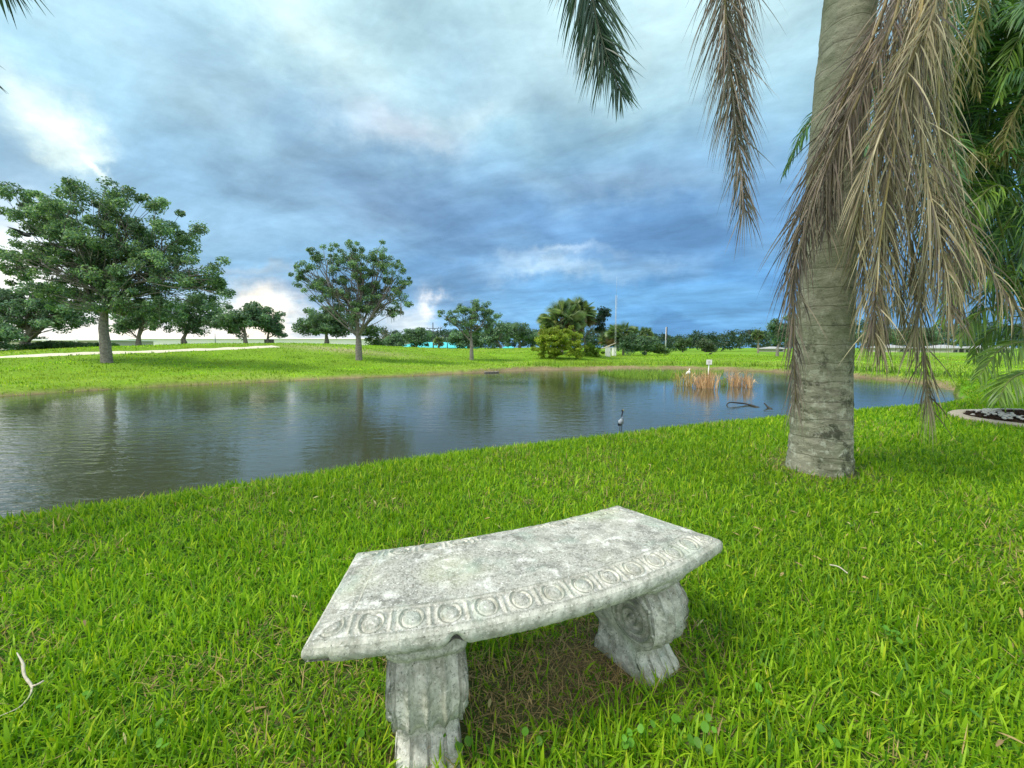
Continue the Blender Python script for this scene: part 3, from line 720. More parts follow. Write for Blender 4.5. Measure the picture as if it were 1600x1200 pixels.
def main_palm():
    root = empty('palm_tree', PALM, 'leaning palm with thick grey trunk and brown dead fronds hanging over the lawn', 'palm tree')
    Yp = PALM[1]
    tp = [(1278, 742), (1281, 690), (1284, 600), (1291, 450), (1301, 300), (1314, 140), (1328, 0), (1340, -150), (1350, -300)]
    P = np.array([at(a, b, Yp) for a, b in tp]); P[0, 2] = PALM[2] - .15
    C = catmull(P, 240)
    wpx = np.interp(C[:, 2], [P[k, 2] for k in range(len(P))], [92, 83, 78, 72, 69, 66, 64, 60, 54])   # width in pixels at the base's distance
    r = wpx / 650 * Yp / 2
    zc = C[:, 2]; r = r * (1 + .006 * (np.abs(((zc + .05 * np.sin(zc * 7)) / .165) % 1 - .5) * 2) ** 6)
    mb = MB(); add_tube(mb, C, r, 72, rough=.05, seed=3); mb.build('trunk', M_TRUNK, root)
    top = P[-1]
    def F(pts, *a, **k):
        PP = [top] + [at(x, y, Y_) for x, y, Y_ in pts]; return frond(PP, *a, **k)
    D = 'dead_frond'
    # the brown curtain around the trunk
    K = dict(t0=.22, nseg=6, spread=.26, fluff=.05, lobmin=.62)
    F([(1410, -160, 3.4), (1385, 0, 3.25), (1325, 140, 3.2), (1272, 270, 3.25), (1244, 380, 3.3), (1239, 500, 3.3), (1243, 630, 3.3)], 160, .58, .0085, 1.15, M_DRY, root, D, DRYP, seed=1, ang=.62, **K)
    F([(1420, -160, 3.3), (1405, 0, 3.1), (1352, 130, 3.1), (1300, 240, 3.15), (1262, 340, 3.2), (1240, 430, 3.2)], 135, .58, .0085, 1.0, M_DRY, root, D, DRYP, seed=2, ang=.55, **K)
    F([(1440, -160, 3.35), (1430, 0, 3.15), (1405, 130, 3.1), (1372, 260, 3.1), (1352, 370, 3.15), (1347, 470, 3.2)], 135, .58, .0090, 1.15, M_DRY, root, D, DRYC, seed=3, ang=.62, **K)
    F([(1450, -160, 3.3), (1440, 0, 3.05), (1418, 130, 3.0), (1394, 245, 3.0), (1376, 365, 3.0), (1368, 470, 3.0), (1364, 520, 3.0)], 160, .60, .0090, 1.15, M_DRY, root, D, DRYC, seed=4, ang=.7, rach_col=(.62, .47, .22), rach_r=.012, **K)
    F([(1470, -160, 3.4), (1452, 0, 3.15), (1440, 130, 3.1), (1443, 250, 3.05), (1460, 335, 3.0), (1474, 405, 3.0), (1484, 490, 3.0)], 160, .62, .0090, 1.15, M_DRY, root, D, DRYC, seed=5, ang=.7, rach_col=(.6, .48, .28), rach_r=.011, **K)
    F([(1490, -160, 3.4), (1478, 0, 3.2), (1466, 130, 3.2), (1472, 280, 3.2), (1510, 365, 3.15), (1556, 435, 3.1), (1604, 500, 3.1)], 110, .52, .0085, 1.6, M_DRY, root, D, DRYC, seed=6, ang=.7, rach_col=(.5, .42, .2), **K)
    F([(1450, -160, 3.6), (1432, 0, 3.4), (1422, 180, 3.4), (1418, 340, 3.4), (1432, 450, 3.4), (1446, 570, 3.4), (1452, 640, 3.4)], 135, .60, .0090, 1.15, M_DRY, root, D, DRYC, seed=7, ang=.62, **K)
    F([(1430, -160, 3.6), (1402, 0, 3.4), (1396, 150, 3.4), (1392, 300, 3.4), (1380, 430, 3.4), (1376, 550, 3.4)], 135, .58, .0090, 1.15, M_DRY, root, D, DRYC, seed=8, ang=.62, **K)
    F([(1480, -160, 3.6), (1462, 0, 3.5), (1430, 140, 3.5), (1400, 270, 3.5), (1398, 400, 3.5), (1412, 500, 3.5)], 120, .58, .0090, 1.15, M_DRY, root, D, DRYC, seed=9, ang=.62, **K)
    F([(1470, -160, 3.2), (1462, 0, 3.0), (1425, 90, 2.95), (1385, 190, 2.95), (1352, 280, 2.95), (1336, 370, 3.0)], 135, .54, .0090, .9, M_DRY, root, D, DRYC, seed=10, ang=.62, **K)
    F([(1440, -160, 3.5), (1400, 0, 3.3), (1360, 90, 3.2), (1325, 180, 3.2), (1300, 280, 3.2), (1290, 360, 3.2)], 120, .54, .0085, 1.15, M_DRY, root, D, DRYP, seed=14, ang=.62, **K)
    F([(1460, -160, 3.5), (1446, 0, 3.3), (1446, 200, 3.3), (1452, 340, 3.3), (1440, 450, 3.3), (1425, 530, 3.3)], 120, .58, .0090, 1.15, M_DRY, root, D, DRYC, seed=15, ang=.62, **K)
    F([(1470, -160, 3.5), (1462, 0, 3.3), (1470, 160, 3.3), (1490, 320, 3.3), (1500, 420, 3.3), (1502, 490, 3.3)], 120, .54, .0090, 1.15, M_DRY, root, D, DRYC, seed=16, ang=.62, **K)
    # the brown frond hanging clear of the trunk
    F([(1230, -330, 3.4), (1150, -180, 3.05), (1132, -40, 3.0), (1138, 80, 3.0), (1150, 200, 3.0), (1164, 330, 3.0)], 210, .56, .0080, .8, M_DRY, root, D, DRYP + [(.12, .13, .10)], seed=11, ang=.62, **K)
    F([(1240, -330, 3.45), (1180, -180, 3.15), (1152, -40, 3.1), (1150, 60, 3.1), (1158, 190, 3.1)], 150, .56, .0080, .8, M_DRY, root, D, DRYP, seed=12, ang=.70, **K)
    # green fronds
    F([(1170, -480, 3.3), (990, -330, 2.9), (905, -120, 2.7), (912, -20, 2.7), (925, 40, 2.7), (945, 90, 2.7)], 120, .42, .009, .6, M_FROND, root, 'frond', GRNB, seed=17, ang=.7, t0=.3, rach_col=(.08, .10, .06))
    F([(1180, -480, 3.3), (1000, -330, 2.8), (918, -120, 2.6), (925, -10, 2.6), (943, 70, 2.6), (972, 150, 2.6)], 140, .42, .009, .5, M_FROND, root, 'frond', GRNB, seed=13, ang=.75, t0=.3, rach_col=(.08, .10, .06))
    for k, (dx, dy, up) in enumerate([(1.3, .3, 2.1), (-.6, -.1, 2.7), (.6, .3, 2.6), (1.3, -.7, 1.9), (-.9, -.3, 2.3), (.2, -.6, 2.4), (-.3, -.3, 3.0), (1.2, .6, 2.5)]):
        e = np.array([dx, dy, 0]); PP = [top, top + e * .5 + [0, 0, up * .7], top + e * 1.2 + [0, 0, up * .95], top + e * 1.8 + [0, 0, up * .5], top + e * 2.1 + [0, 0, up * .1]]
        frond(PP, 60, .5, .022, 1.0, M_FROND, root, 'frond', GRN, seed=20 + k, side_ref=np.array([0, 0, 1.]), ang=1.0, rach_col=(.1, .14, .04))
main_palm()

def left_palm():
    b = np.array([-5.1, 1.55, 0.0]); b[2] = float(hgt(b[0], b[1])[0])
    root = empty('palm_tree', b, 'palm at the far left with dark leaf tips hanging in the top corner', 'palm tree')
    top = b + np.array([.3, .2, 3.9]); C = catmull([b - [0, 0, .15], b + [.05, 0, 1], b + [.2, .1, 2.5], top], 80)
    mb = MB(); add_tube(mb, C, np.interp(np.arange(80), [0, 8, 79], [.26, .2, .15]), 32, rough=.05); mb.build('trunk', M_TRUNK, root)
    Yt = 1.9
    for k, pts in enumerate([[(-330, -420, 1.6), (-90, -190, 1.75), (5, -60, Yt)], [(-300, -330, 1.7), (-60, -120, Yt), (0, -40, 2.0)]]):
        PP = [top] + [at(*q) for q in pts]
        frond(PP, 50, .32, .013, .8, M_FROND, root, 'frond', GRNB, seed=40 + k, ang=.6, rach_col=(.05, .07, .05))
    PP = [top] + [at(-260, -60, 1.9), at(-90, 60, 2.0), at(-50, 110, 2.0)]
    frond(PP, 40, .24, .012, .5, M_FROND, root, 'frond', GRNB, seed=46, ang=.6, rach_col=(.05, .07, .05))
    for k in range(7):
        th = 1.9 + k * .62; e = np.array([math.cos(th), math.sin(th), 0]) * 1.0
        PP = [top, top + e * .6 + [0, 0, .8], top + e * 1.4 + [0, 0, .8], top + e * 2.0 + [0, 0, .1]]
        frond(PP, 50, .45, .022, 1.0, M_FROND, root, 'frond', GRN, seed=50 + k, side_ref=np.array([0, 0, 1.]), ang=1.0, rach_col=(.1, .14, .04))
left_palm()

def areca():
    Yb = 6.3; b = ground_at(1655, Yb)
    root = empty('clumping_palm', b, 'bushy green feather palm with several ringed canes growing from the mulched bed', 'palm tree')
    rg = np.random.default_rng(3)
    canes = [((1648, 660), (1635, 520), (1590, 380), (1545, 250), 6.1), ((1665, 660), (1650, 500), (1615, 340), (1570, 180), 6.3), ((1640, 660), (1610, 500), (1570, 420), (1505, 330), 6.2),
             ((1680, 660), (1675, 450), (1650, 300), (1625, 120), 6.0), ((1700, 660), (1700, 420), (1690, 250), (1700, 60), 6.5), ((1660, 660), (1625, 470), (1560, 330), (1515, 200), 6.6), ((1690, 650), (1660, 430), (1600, 290), (1590, 90), 6.9)]
    tops = []
    for i, (a, b_, c_, d, Yc) in enumerate(canes):
        P = catmull([at(*a, Yc) - [0, 0, .1], at(*b_, Yc), at(*c_, Yc), at(*d, Yc)], 90)
        z = np.linspace(0, 1, 90); r = (.055 - .015 * z) * (1 + .12 * (np.abs((z * 16) % 1 - .5) * 2) ** 8)
        mb = MB(); add_tube(mb, P, r, 14); mb.build('cane', M_CANE, root); tops.append((P[-1], unit(P[-1] - P[-12])))
    k = 0
    for (tp, dr) in tops:
        for j in range(8):
            th = rg.random() * 6.28; e = np.array([math.cos(th), math.sin(th) * .9, 0]) * rg.uniform(.5, .9)
            if e[0] > .2: e[0] *= .6
            u = dr * rg.uniform(.6, 1.1) + e * .5; ln = rg.uniform(1.2, 1.8)
            PP = [tp - dr * .1, tp + u * ln * .4, tp + u * ln * .75 + e * ln * .3, tp + u * ln * .9 + e * ln * .75 - [0, 0, .25 * ln], tp + u * ln * .85 + e * ln * 1.1 - [0, 0, .7 * ln]]
            frond(PP, 64, .44, .020, .9, M_FROND, root, 'frond', GRN, seed=100 + k, side_ref=np.array([0, 0, 1.]) * .7 + e * .4, ang=.95, rach_col=(.12, .16, .05), nseg=3); k += 1
    YG = [(.16, .27, .04), (.20, .33, .045), (.11, .21, .035)]
    low = [([(1660, 560, 6.1), (1610, 535, 5.9), (1565, 545, 5.8), (1528, 590, 5.7)], YG), ([(1665, 600, 6.0), (1620, 580, 5.8), (1580, 592, 5.6), (1560, 625, 5.5)], YG),
           ([(1640, 520, 6.2), (1580, 480, 6.1), (1530, 490, 6.0), (1500, 530, 6.0)], YG), ([(1650, 480, 6.3), (1600, 440, 6.2), (1550, 450, 6.2), (1520, 510, 6.1)], GRN),
           ([(1620, 460, 6.7), (1540, 400, 6.9), (1450, 410, 7.0), (1385, 500, 7.0)], GRNB), ([(1640, 420, 6.5), (1570, 360, 6.4), (1510, 380, 6.3), (1480, 450, 6.3)], GRN),
           ([(1640, 540, 6.5), (1590, 510, 6.6), (1545, 520, 6.6), (1520, 560, 6.6)], YG), ([(1620, 380, 6.0), (1560, 300, 5.9), (1500, 300, 5.8), (1465, 370, 5.8)], GRN),
           ([(1600, 250, 6.0), (1550, 120, 5.9), (1500, 90, 5.8), (1450, 140, 5.8)], GRN), ([(1590, 150, 6.0), (1560, 20, 5.9), (1510, -10, 5.8), (1470, 60, 5.8)], GRN),
           ([(1620, 200, 6.2), (1600, 60, 6.2), (1560, 40, 6.2), (1530, 130, 6.2)], GRN), ([(1630, 560, 6.8), (1600, 440, 6.9), (1575, 420, 7.0), (1560, 500, 7.0)], GRN),
           ([(1640, 300, 6.5), (1600, 330, 6.9), (1560, 370, 7.0), (1530, 440, 7.0)], GRNB), ([(1620, 150, 6.9), (1590, 200, 7.0), (1545, 260, 7.0), (1500, 340, 7.1)], GRNB)]
    for _ in range(34):
        x0, y0 = rg.uniform(1560, 1700), rg.uniform(60, 470); Y0 = rg.uniform(5.6, 7.2); dx = rg.uniform(50, 125); up = rg.uniform(20, 90)
        low.append(([(x0 + 40, y0 + 120, Y0), (x0, y0, Y0), (x0 - dx * .5, y0 - up, Y0 - .1), (max(x0 - dx, 1478), y0 - up * .5, Y0 - .2), (max(x0 - dx * 1.25, 1462), y0 + 60, Y0 - .2)], [GRN, GRN, GRNB, YG][rg.integers(0, 4)]))
    for pts, cl in low:
        frond([at(*q) for q in pts], 64, .44, .019, 1.0, M_FROND, root, 'frond', cl, seed=300 + k, side_ref=np.array([0, -.5, 1.]), ang=.9, t0=.05, rach_col=(.16, .19, .05), nseg=3); k += 1
    OL = [(.20, .19, .07), (.28, .24, .10), (.16, .17, .06)]
    for j, pts in enumerate([[(1540, 30, 5.7), (1510, 60, 5.6), (1490, 150, 5.6), (1500, 230, 5.6)], [(1600, 150, 5.6), (1580, 190, 5.5), (1570, 230, 5.5), (1600, 250, 5.5)], [(1560, 260, 5.6), (1520, 240, 5.5), (1495, 300, 5.5), (1490, 370, 5.5)], [(1550, -40, 5.6), (1530, 0, 5.5), (1520, 90, 5.5), (1530, 150, 5.5)]]):
        frond([at(*q) for q in pts], 60, .30, .016, 2.2, M_DRY, root, 'flower_stalk', OL, seed=400 + j, ang=1.1, spread=.6, t0=.1, rach_col=(.3, .3, .1), nseg=3)
areca()

# planting bed with its kerb, mulch and white pebbles
def bed():
    root = empty('planting_bed', (BED[0], BED[1], 0), 'round mulch bed with a pale concrete edging ring under the clumping palm', 'flower bed')
    a = np.linspace(0, 2 * np.pi, 120); prof = [(1.02, -.03), (1.02, .035), (1.0, .05), (.85, .052), (.83, .035), (.83, -.03)]
    V = np.array([[BED[0] + (r_ * (1 + .012 * math.sin(5 * t_))) * math.cos(t_), BED[1] + r_ * (1 + .012 * math.sin(5 * t_)) * math.sin(t_), z_] for t_ in a for r_, z_ in prof]); m = 6
    i = np.arange(119)[:, None] * m; j = np.arange(m)[None]; k = (j + 1) % m
    mb = MB(); mb.add(V, np.stack([i + j, i + m + j, i + m + k, i + k], -1).reshape(-1, 4)); mb.build('edging', M_CONC, root, smooth=False)
    rr = np.linspace(0, .88, 40); G = np.array([[BED[0] + r_ * math.cos(t_), BED[1] + r_ * math.sin(t_), .03 + .10 * (1 - (r_ / .88) ** 2)] for r_ in rr for t_ in a])
    G[:, 2] += .035 * (fbm(G[:, 0] * 14, G[:, 1] * 14, 2) - .5); i = np.arange(39)[:, None] * 120; j = np.arange(119)[None]
    mb = MB(); mb.add(G, np.stack([i + j, i + 120 + j, i + 121 + j, i + 1 + j], -1).reshape(-1, 4))
    rg = np.random.default_rng(2)
    for _ in range(500):
        r_ = .84 * math.sqrt(rg.random()); t_ = rg.random() * 6.28; z_ = .04 + .10 * (1 - (r_ / .88) ** 2)
        add_box(mb, (BED[0] + r_ * math.cos(t_), BED[1] + r_ * math.sin(t_), z_), (.06 * rg.random() + .02, .02, .012), rg.random() * 3)
    tag(mb.build('mulch', M_MULCH, root), kind='stuff')
    mb = MB()
    for _ in range(420):
        t_ = rg.uniform(0, 6.28); r_ = .62 + rg.normal(0, .07); z_ = .06 + .10 * (1 - (r_ / .88) ** 2); s_ = rg.uniform(.012, .03)
        add_ell(mb, (BED[0] + r_ * math.cos(t_), BED[1] + r_ * math.sin(t_), z_), (s_ * 1.3, s_, s_ * .6), nu=7, nv=5, noise=.3)
    tag(mb.build('pebble', M_PEBBLE, root), kind='stuff')
bed()

# ------------------------------------------------------------------ broadleaf trees
def leaves(mb, C, rad, n, size, cols, rg, flat=.7):
    """n leaves in each clump C[k] of radius rad[k]"""
    K = len(C); idx = np.repeat(np.arange(K), n); N = len(idx)
    v = rg.normal(0, 1, (N, 3)); v = v / np.linalg.norm(v, axis=1, keepdims=True) * (rg.random((N, 1)) ** .45)
    P = C[idx] + v * rad[idx][:, None] * np.array([1, 1, flat])
    nn = unit(v * .6 + rg.normal(0, .8, (N, 3)) + [0, 0, .5]); a = unit(np.cross(nn, rg.normal(0, 1, (N, 3)))); b = np.cross(nn, a)
    s = size * rg.uniform(.6, 1.3, (N, 1))
    V = np.stack([P - a * s, P + b * s * .42, P + a * s, P - b * s * .42], 1).reshape(-1, 3)
    o = np.arange(N)[:, None] * 4; F = o + np.array([[0, 1, 2, 3]])
    ck = rg.uniform(.65, 1.35, (K, 1))[idx]; cc = np.array(cols)[rg.integers(0, len(cols), N)] * ck * rg.uniform(.7, 1.3, (N, 1))
    mb.add(V, F, np.repeat(cc, 4, 0))
OAK = [(.115, .21, .115), (.155, .275, .13), (.08, .165, .11), (.22, .35, .14)]
OAKF = [(.13, .23, .13), (.17, .28, .145), (.10, .19, .13)]
def tree(name, label, base, lobes, tr=.25, fork=.3, n=120, per=150, size=.09, crad=.5, cols=OAK, moss=0, seed=0, group=None, cat='tree', stems=1, branches=True, Y=None, shell=.5, lean=0.0, thick=1.0, flat=.7):
    """lobes: (px, py, half width px, half height px) of the crown's masses at the tree's own distance"""
    rg = np.random.default_rng(seed * 17 + 3); Y = Y or base[1]
    root = empty(name, base, label, cat, group)
    Lc = np.array([at(a, b, Y) for a, b, *_ in lobes]); Lr = np.array([[rx * Y / 650, .8 * (rx + ry) / 2 * Y / 650 * thick, ry * Y / 650] for _, _, rx, ry in lobes])
    Lc[:, 1] += rg.normal(0, .25, len(Lc)) * Lr[:, 1]
    wts = Lr.prod(1) ** .75; cnt = np.maximum(3, (n * wts / wts.sum()).astype(int))
    clumps = []; own = []
    for k in range(len(lobes)):
        v = rg.normal(0, 1, (cnt[k], 3)); v = unit(v) * (rg.random((cnt[k], 1)) ** shell) * rg.choice([.92, 1.0, 1.3], (cnt[k], 1), p=[.5, .28, .22]); clumps.append(Lc[k] + v * Lr[k]); own += [k] * cnt[k]
    clumps = np.concatenate(clumps); own = np.array(own)
    clumps[:, 2] = np.maximum(clumps[:, 2], base[2] + .1)
    rad = crad * rg.uniform(.55, 1.25, len(clumps))
    ct = Lc.mean(0); H = ct[2] - base[2]
    wood = MB()
    fk = base + np.array([lean * H * .3, 0, H * fork])
    if branches:
        for s_ in range(stems):
            off = np.array([(s_ - (stems - 1) / 2) * tr * 2.2, 0, 0])
            P = catmull([base + off - [0, 0, .3], base + off * .9 + [0, 0, .25 * tr], base + off * .7 + (fk - base) * .5, fk + off * .3, fk * .5 + ct * .5], 24)
            rr = np.interp(np.linspace(0, 1, 24), [0, .07, .2, .7, 1], [tr * 1.45, tr * 1.12, tr, tr * .8, tr * .35])
            add_tube(wood, P, rr, 14, rough=.15, seed=seed)
        for k in range(len(lobes)):
            st = fk + (ct - fk) * rg.uniform(0, .65); e = Lc[k] - (Lc[k] - st) * .06
            mid = st + (e - st) * .45 + rg.normal(0, .07, 3) * H + np.array([0, 0, .03 * H])
            LP = catmull([st - (st - base) * .05, mid, e], 16); lr = tr * rg.uniform(.22, .42)
            add_tube(wood, LP, np.linspace(lr, lr * .28, 16), 8, rough=.1)
            for c_ in clumps[own == k]:
                j = rg.integers(2, 15); s0 = LP[j]; m_ = s0 + (c_ - s0) * .5 + rg.normal(0, .08, 3) * np.linalg.norm(c_ - s0)
                q = catmull([s0, m_, c_], 6); r0 = min(lr * .35, .012 * np.linalg.norm(c_ - s0) + .012)
                add_tube(wood, q, np.linspace(r0, r0 * .3, 6), 4, cap=False)
        wood.build('trunk', M_BARK, root)
    fol = MB(); leaves(fol, clumps, rad, per, size, cols, rg, flat); fol.build('crown', M_LEAF, root)
    if moss:
        mm = MB(); low = clumps[clumps[:, 2] < np.quantile(clumps[:, 2], .55)]; c_ = low[rg.integers(0, len(low), moss)]; c_ = c_ + (ct - c_) * rg.uniform(.1, .6, (moss, 1)) * [1, 1, .3]
        B = np.repeat(c_, 9, 0) + rg.normal(0, .16, (moss * 9, 3)); N = len(B); d = np.tile([0, 0, -1.], (N, 1)) + rg.normal(0, .12, (N, 3))
        ribbons(mm, B, d, rg.normal(0, 1, (N, 3)) * [1, 1, .1], rg.uniform(.3, 1.1, N), .035, .2, 3, np.array([(.19, .20, .14)]).repeat(N, 0) * rg.uniform(.6, 1.2, (N, 1)))
        tag(mm.build('hanging_moss', M_MOSS, root), kind='stuff')
    return root

b1 = hit(167, 567)
tree('oak_tree', 'largest oak at the left, broad crown over a thick grey trunk on the bank', b1,
     [(120, 345, 62, 48), (60, 330, 45, 32), (15, 318, 35, 26), (200, 350, 60, 50), (265, 375, 50, 48), (150, 400, 85, 45), (60, 400, 52, 30), (25, 420, 35, 24), (230, 430, 70, 42), (305, 440, 42, 34), (345, 425, 24, 20), (100, 455, 50, 26), (190, 470, 50, 26), (262, 478, 36, 22), (352, 460, 14, 18), (120, 300, 30, 14), (165, 300, 30, 14)],
     tr=.30, fork=.36, n=460, per=165, size=.088, crad=.48, moss=45, seed=1, shell=.42)
b2 = hit(561, 563)
tree('oak_tree', 'open crowned oak with hanging moss standing alone in the middle of the left bank', b2,
     [(560, 420, 50, 36), (510, 400, 26, 20), (475, 425, 26, 16), (545, 395, 32, 18), (595, 400, 30, 22), (620, 430, 28, 24), (635, 462, 18, 20), (500, 450, 32, 24), (540, 460, 40, 28), (590, 465, 42, 26), (560, 480, 40, 18), (470, 440, 14, 14), (612, 488, 20, 14)],
     tr=.27, fork=.28, n=340, per=120, size=.075, crad=.34, moss=36, seed=2, shell=.45)
b3 = hit(737, 563)
tree('oak_tree', 'small vase shaped oak nearest the shrub in the middle of the picture', b3,
     [(735, 492, 34, 20), (708, 498, 20, 14), (762, 492, 20, 18), (740, 510, 32, 16), (692, 490, 9, 5), (745, 482, 22, 12), (765, 512, 14, 14), (722, 482, 16, 10)],
     tr=.20, fork=.35, n=130, per=140, size=.068, crad=.36, seed=3, shell=.5)
def far_tree(name, label, px, Y, lobes, **k):
    b = ground_at(px, Y); k.setdefault('tr', .25); k.setdefault('size', .16); k.setdefault('crad', .75); k.setdefault('cols', OAKF); k.setdefault('per', 110); k.setdefault('n', 90)
    return tree(name, label, b, lobes, **k)
far_tree('oak_tree', 'wide oak with forked trunk behind the largest oak at the far left', 41, 44, [(50, 480, 60, 26), (95, 470, 50, 24), (15, 490, 30, 24), (120, 492, 38, 16), (60, 455, 40, 16), (70, 505, 60, 12)], tr=.5, fork=.22, n=150, per=140, stems=1, seed=11, shell=.45)
far_tree('oak_tree', 'leaning oak directly right of the largest trunk, with a long low limb', 217, 50, [(215, 498, 36, 22), (250, 492, 26, 20), (190, 505, 20, 18), (235, 480, 30, 16)], tr=.35, fork=.2, n=90, seed=12)
far_tree('oak_tree', 'oak with slim paired stems between the leaning oak and the lamp post', 288, 53, [(310, 490, 34, 22), (330, 500, 24, 20), (285, 498, 22, 18), (315, 472, 26, 12), (305, 515, 16, 10)], tr=.22, stems=2, fork=.3, n=100, seed=13)
far_tree('oak_tree', 'round low oak right of the lamp post, left one of a touching pair', 384, 52, [(375, 500, 28, 22), (395, 495, 26, 18), (360, 512, 14, 12), (392, 482, 18, 8)], tr=.28, fork=.25, n=90, seed=14)
far_tree('oak_tree', 'round low oak at the right end of the touching pair', 419, 54, [(420, 502, 24, 20), (432, 512, 15, 16), (410, 494, 16, 14)], tr=.2, fork=.25, n=70, seed=15)
far_tree('oak_tree', 'dark rounded oak half hidden behind the lone mossy oak', 511, 52, [(508, 505, 38, 20), (480, 512, 22, 14), (535, 508, 24, 18), (510, 492, 28, 12)], tr=.35, fork=.2, n=120, seed=16)
far_tree('shrub', 'dark bushy shrub at the left edge beside the hedge', 5, 40, [(4, 525, 24, 20), (-30, 515, 30, 26)], branches=False, cat='shrub', n=50, seed=17)
far_tree('small_tree', 'thin green sapling just right of the lone mossy oak trunk', 583, 58, [(580, 522, 16, 14), (588, 535, 12, 8)], tr=.08, cat='tree', n=26, size=.14, seed=18, cols=[(.07, .14, .04), (.05, .11, .04)])
far_tree('bare_bush', 'twiggy greyish bush with few leaves in front of the white building', 592, 60, [(600, 522, 14, 12), (586, 515, 8, 14)], tr=.09, stems=2, n=30, per=10, size=.12, seed=19, cols=[(.16, .14, .10)])
far_tree('shrub', 'low grey green shrub left of the turquoise roof', 612, 62, [(612, 535, 20, 10), (618, 528, 10, 8)], branches=False, cat='shrub', n=30, seed=20)
far_tree('small_tree', 'rounded bluish green tree standing before the turquoise roof', 650, 66, [(650, 530, 22, 12), (640, 524, 12, 10), (662, 522, 12, 9)], tr=.15, n=60, seed=21)
far_tree('oak_tree', 'dark oak mass hanging behind the small vase shaped oak', 782, 62, [(770, 525, 22, 20), (740, 532, 30, 14), (785, 512, 18, 10), (715, 530, 14, 14)], tr=.2, n=110, seed=22, fork=.25)
far_tree('oak_tree', 'rounded dark oak left of the yellow green shrub', 812, 70, [(812, 522, 22, 18), (830, 528, 14, 14), (798, 515, 14, 9)], tr=.3, n=90, seed=23, fork=.2)
YGC = [(.30, .40, .035), (.22, .33, .035), (.13, .22, .03), (.40, .46, .05)]
bs = hit(875, 561)
tree('large_shrub', 'big yellow green shrub at the water side below the fan palms', bs, [(868, 530, 34, 24), (850, 540, 18, 20), (890, 535, 26, 20), (862, 518, 22, 10), (870, 550, 34, 12), (905, 545, 16, 14)], branches=False, n=200, per=140, size=.085, crad=.38, cols=YGC, seed=24, cat='shrub', shell=.6)
bs = hit(935, 558)
tree('low_shrub', 'bright low grassy shrub right of the big yellow green shrub', bs, [(920, 549, 18, 9), (932, 553, 9, 5), (905, 554, 20, 7)], branches=False, n=70, per=120, size=.10, crad=.35, cols=[(.14, .26, .025), (.18, .30, .03)], seed=25, cat='shrub')
far_tree('leaning_tree', 'slim leaning tree with mossy top, right of the tall fan palms', 914, 50, [(942, 492, 10, 8), (934, 502, 9, 8), (940, 514, 8, 6), (948, 486, 5, 3)], tr=.10, n=34, per=60, size=.16, crad=.5, cols=[(.02, .06, .04), (.03, .075, .045)], moss=14, seed=26, fork=.5)
far_tree('shrub', 'dense dark green bush right of the equipment cabinets', 988, 62, [(985, 535, 20, 16), (1000, 540, 18, 14), (1012, 532, 14, 12)], branches=False, cat='shrub', n=90, per=120, size=.13, seed=27, crad=.6)
far_tree('shrub', 'lighter green shrub ending the clump left of the utility pole', 1022, 64, [(1022, 542, 16, 10), (1032, 546, 10, 6)], branches=False, cat='shrub', n=45, size=.13, seed=28, cols=[(.07, .14, .04), (.09, .16, .04)])
far_tree('small_tree', 'pale green tree with a light trunk behind the field, right of the utility pole', 1067, 105, [(1062, 540, 9, 8), (1072, 536, 7, 7)], tr=.2, n=30, size=.22, crad=.9, seed=29, cols=[(.09, .16, .06)])
far_tree('small_tree', 'pale silvery tree in the middle of the distant tree line', 1102, 110, [(1100, 537, 12, 9), (1110, 541, 8, 7)], tr=.2, n=34, size=.22, crad=.9, seed=30, cols=[(.12, .17, .09), (.08, .13, .07)])
far_tree('oak_tree', 'dark tree seen past the left edge of the hanging brown fronds', 1215, 60, [(1212, 510, 14, 12), (1228, 520, 16, 16), (1240, 508, 14, 14)], tr=.22, n=60, seed=31)
far_tree('oak_tree', 'oak behind the field just right of the palm trunk', 1375, 62, [(1375, 520, 26, 12), (1395, 526, 18, 10), (1350, 526, 16, 10)], tr=.25, n=70, seed=32)
far_tree('oak_tree', 'oak behind the field left of the grey roofed house', 1435, 70, [(1435, 524, 22, 12), (1450, 530, 18, 10)], tr=.25, n=60, seed=33)
# far off wood that reads as one mass
def far_wood():
    rg = np.random.default_rng(8); mb = MB(); C = []; 
    for px in np.arange(-60, 2100, 4.0):
        if 60 < px < 600: continue
        Y = rg.uniform(125, 165); h = 4.0 + 3.2 * vnoise(px * .035, 0, 4) + 1.5 * vnoise(px * .11, 3, 5)
        if px > 1320: h += 2.2
        b = ground_at(px + rg.normal(0, 2), Y)
        for _ in range(9): C.append(b + [rg.normal(0, .8), rg.normal(0, 2), rg.uniform(.1, 1) ** .8 * h])
    C = np.array(C); leaves(mb, C, rg.uniform(.8, 1.8, len(C)), 34, .38, [(.045, .09, .05), (.06, .105, .055), (.035, .075, .05)], rg)
    tag(mb.build('distant_wood', M_LEAF), 'far off low tree line closing the field along the horizon', 'woodland', kind='stuff')
far_wood()
def hedge():
    rg = np.random.default_rng(9); mb = MB(); C = []
    for px in np.arange(18, 182, 1.2):
        Y = 43 + rg.uniform(0, 3); b = ground_at(px, Y)
        hh = np.interp(px, [18, 80, 182], [.55, .8, .28])
        for _ in range(4): C.append(b + [0, 0, rg.uniform(0, 1) * hh])
    C = np.array(C); leaves(mb, C, np.full(len(C), .35), 70, .07, [(.03, .09, .03), (.05, .12, .035)], rg)
    tag(mb.build('hedge', M_LEAF), 'long low clipped dark hedge in front of the pale building at the left', 'hedge')
hedge()

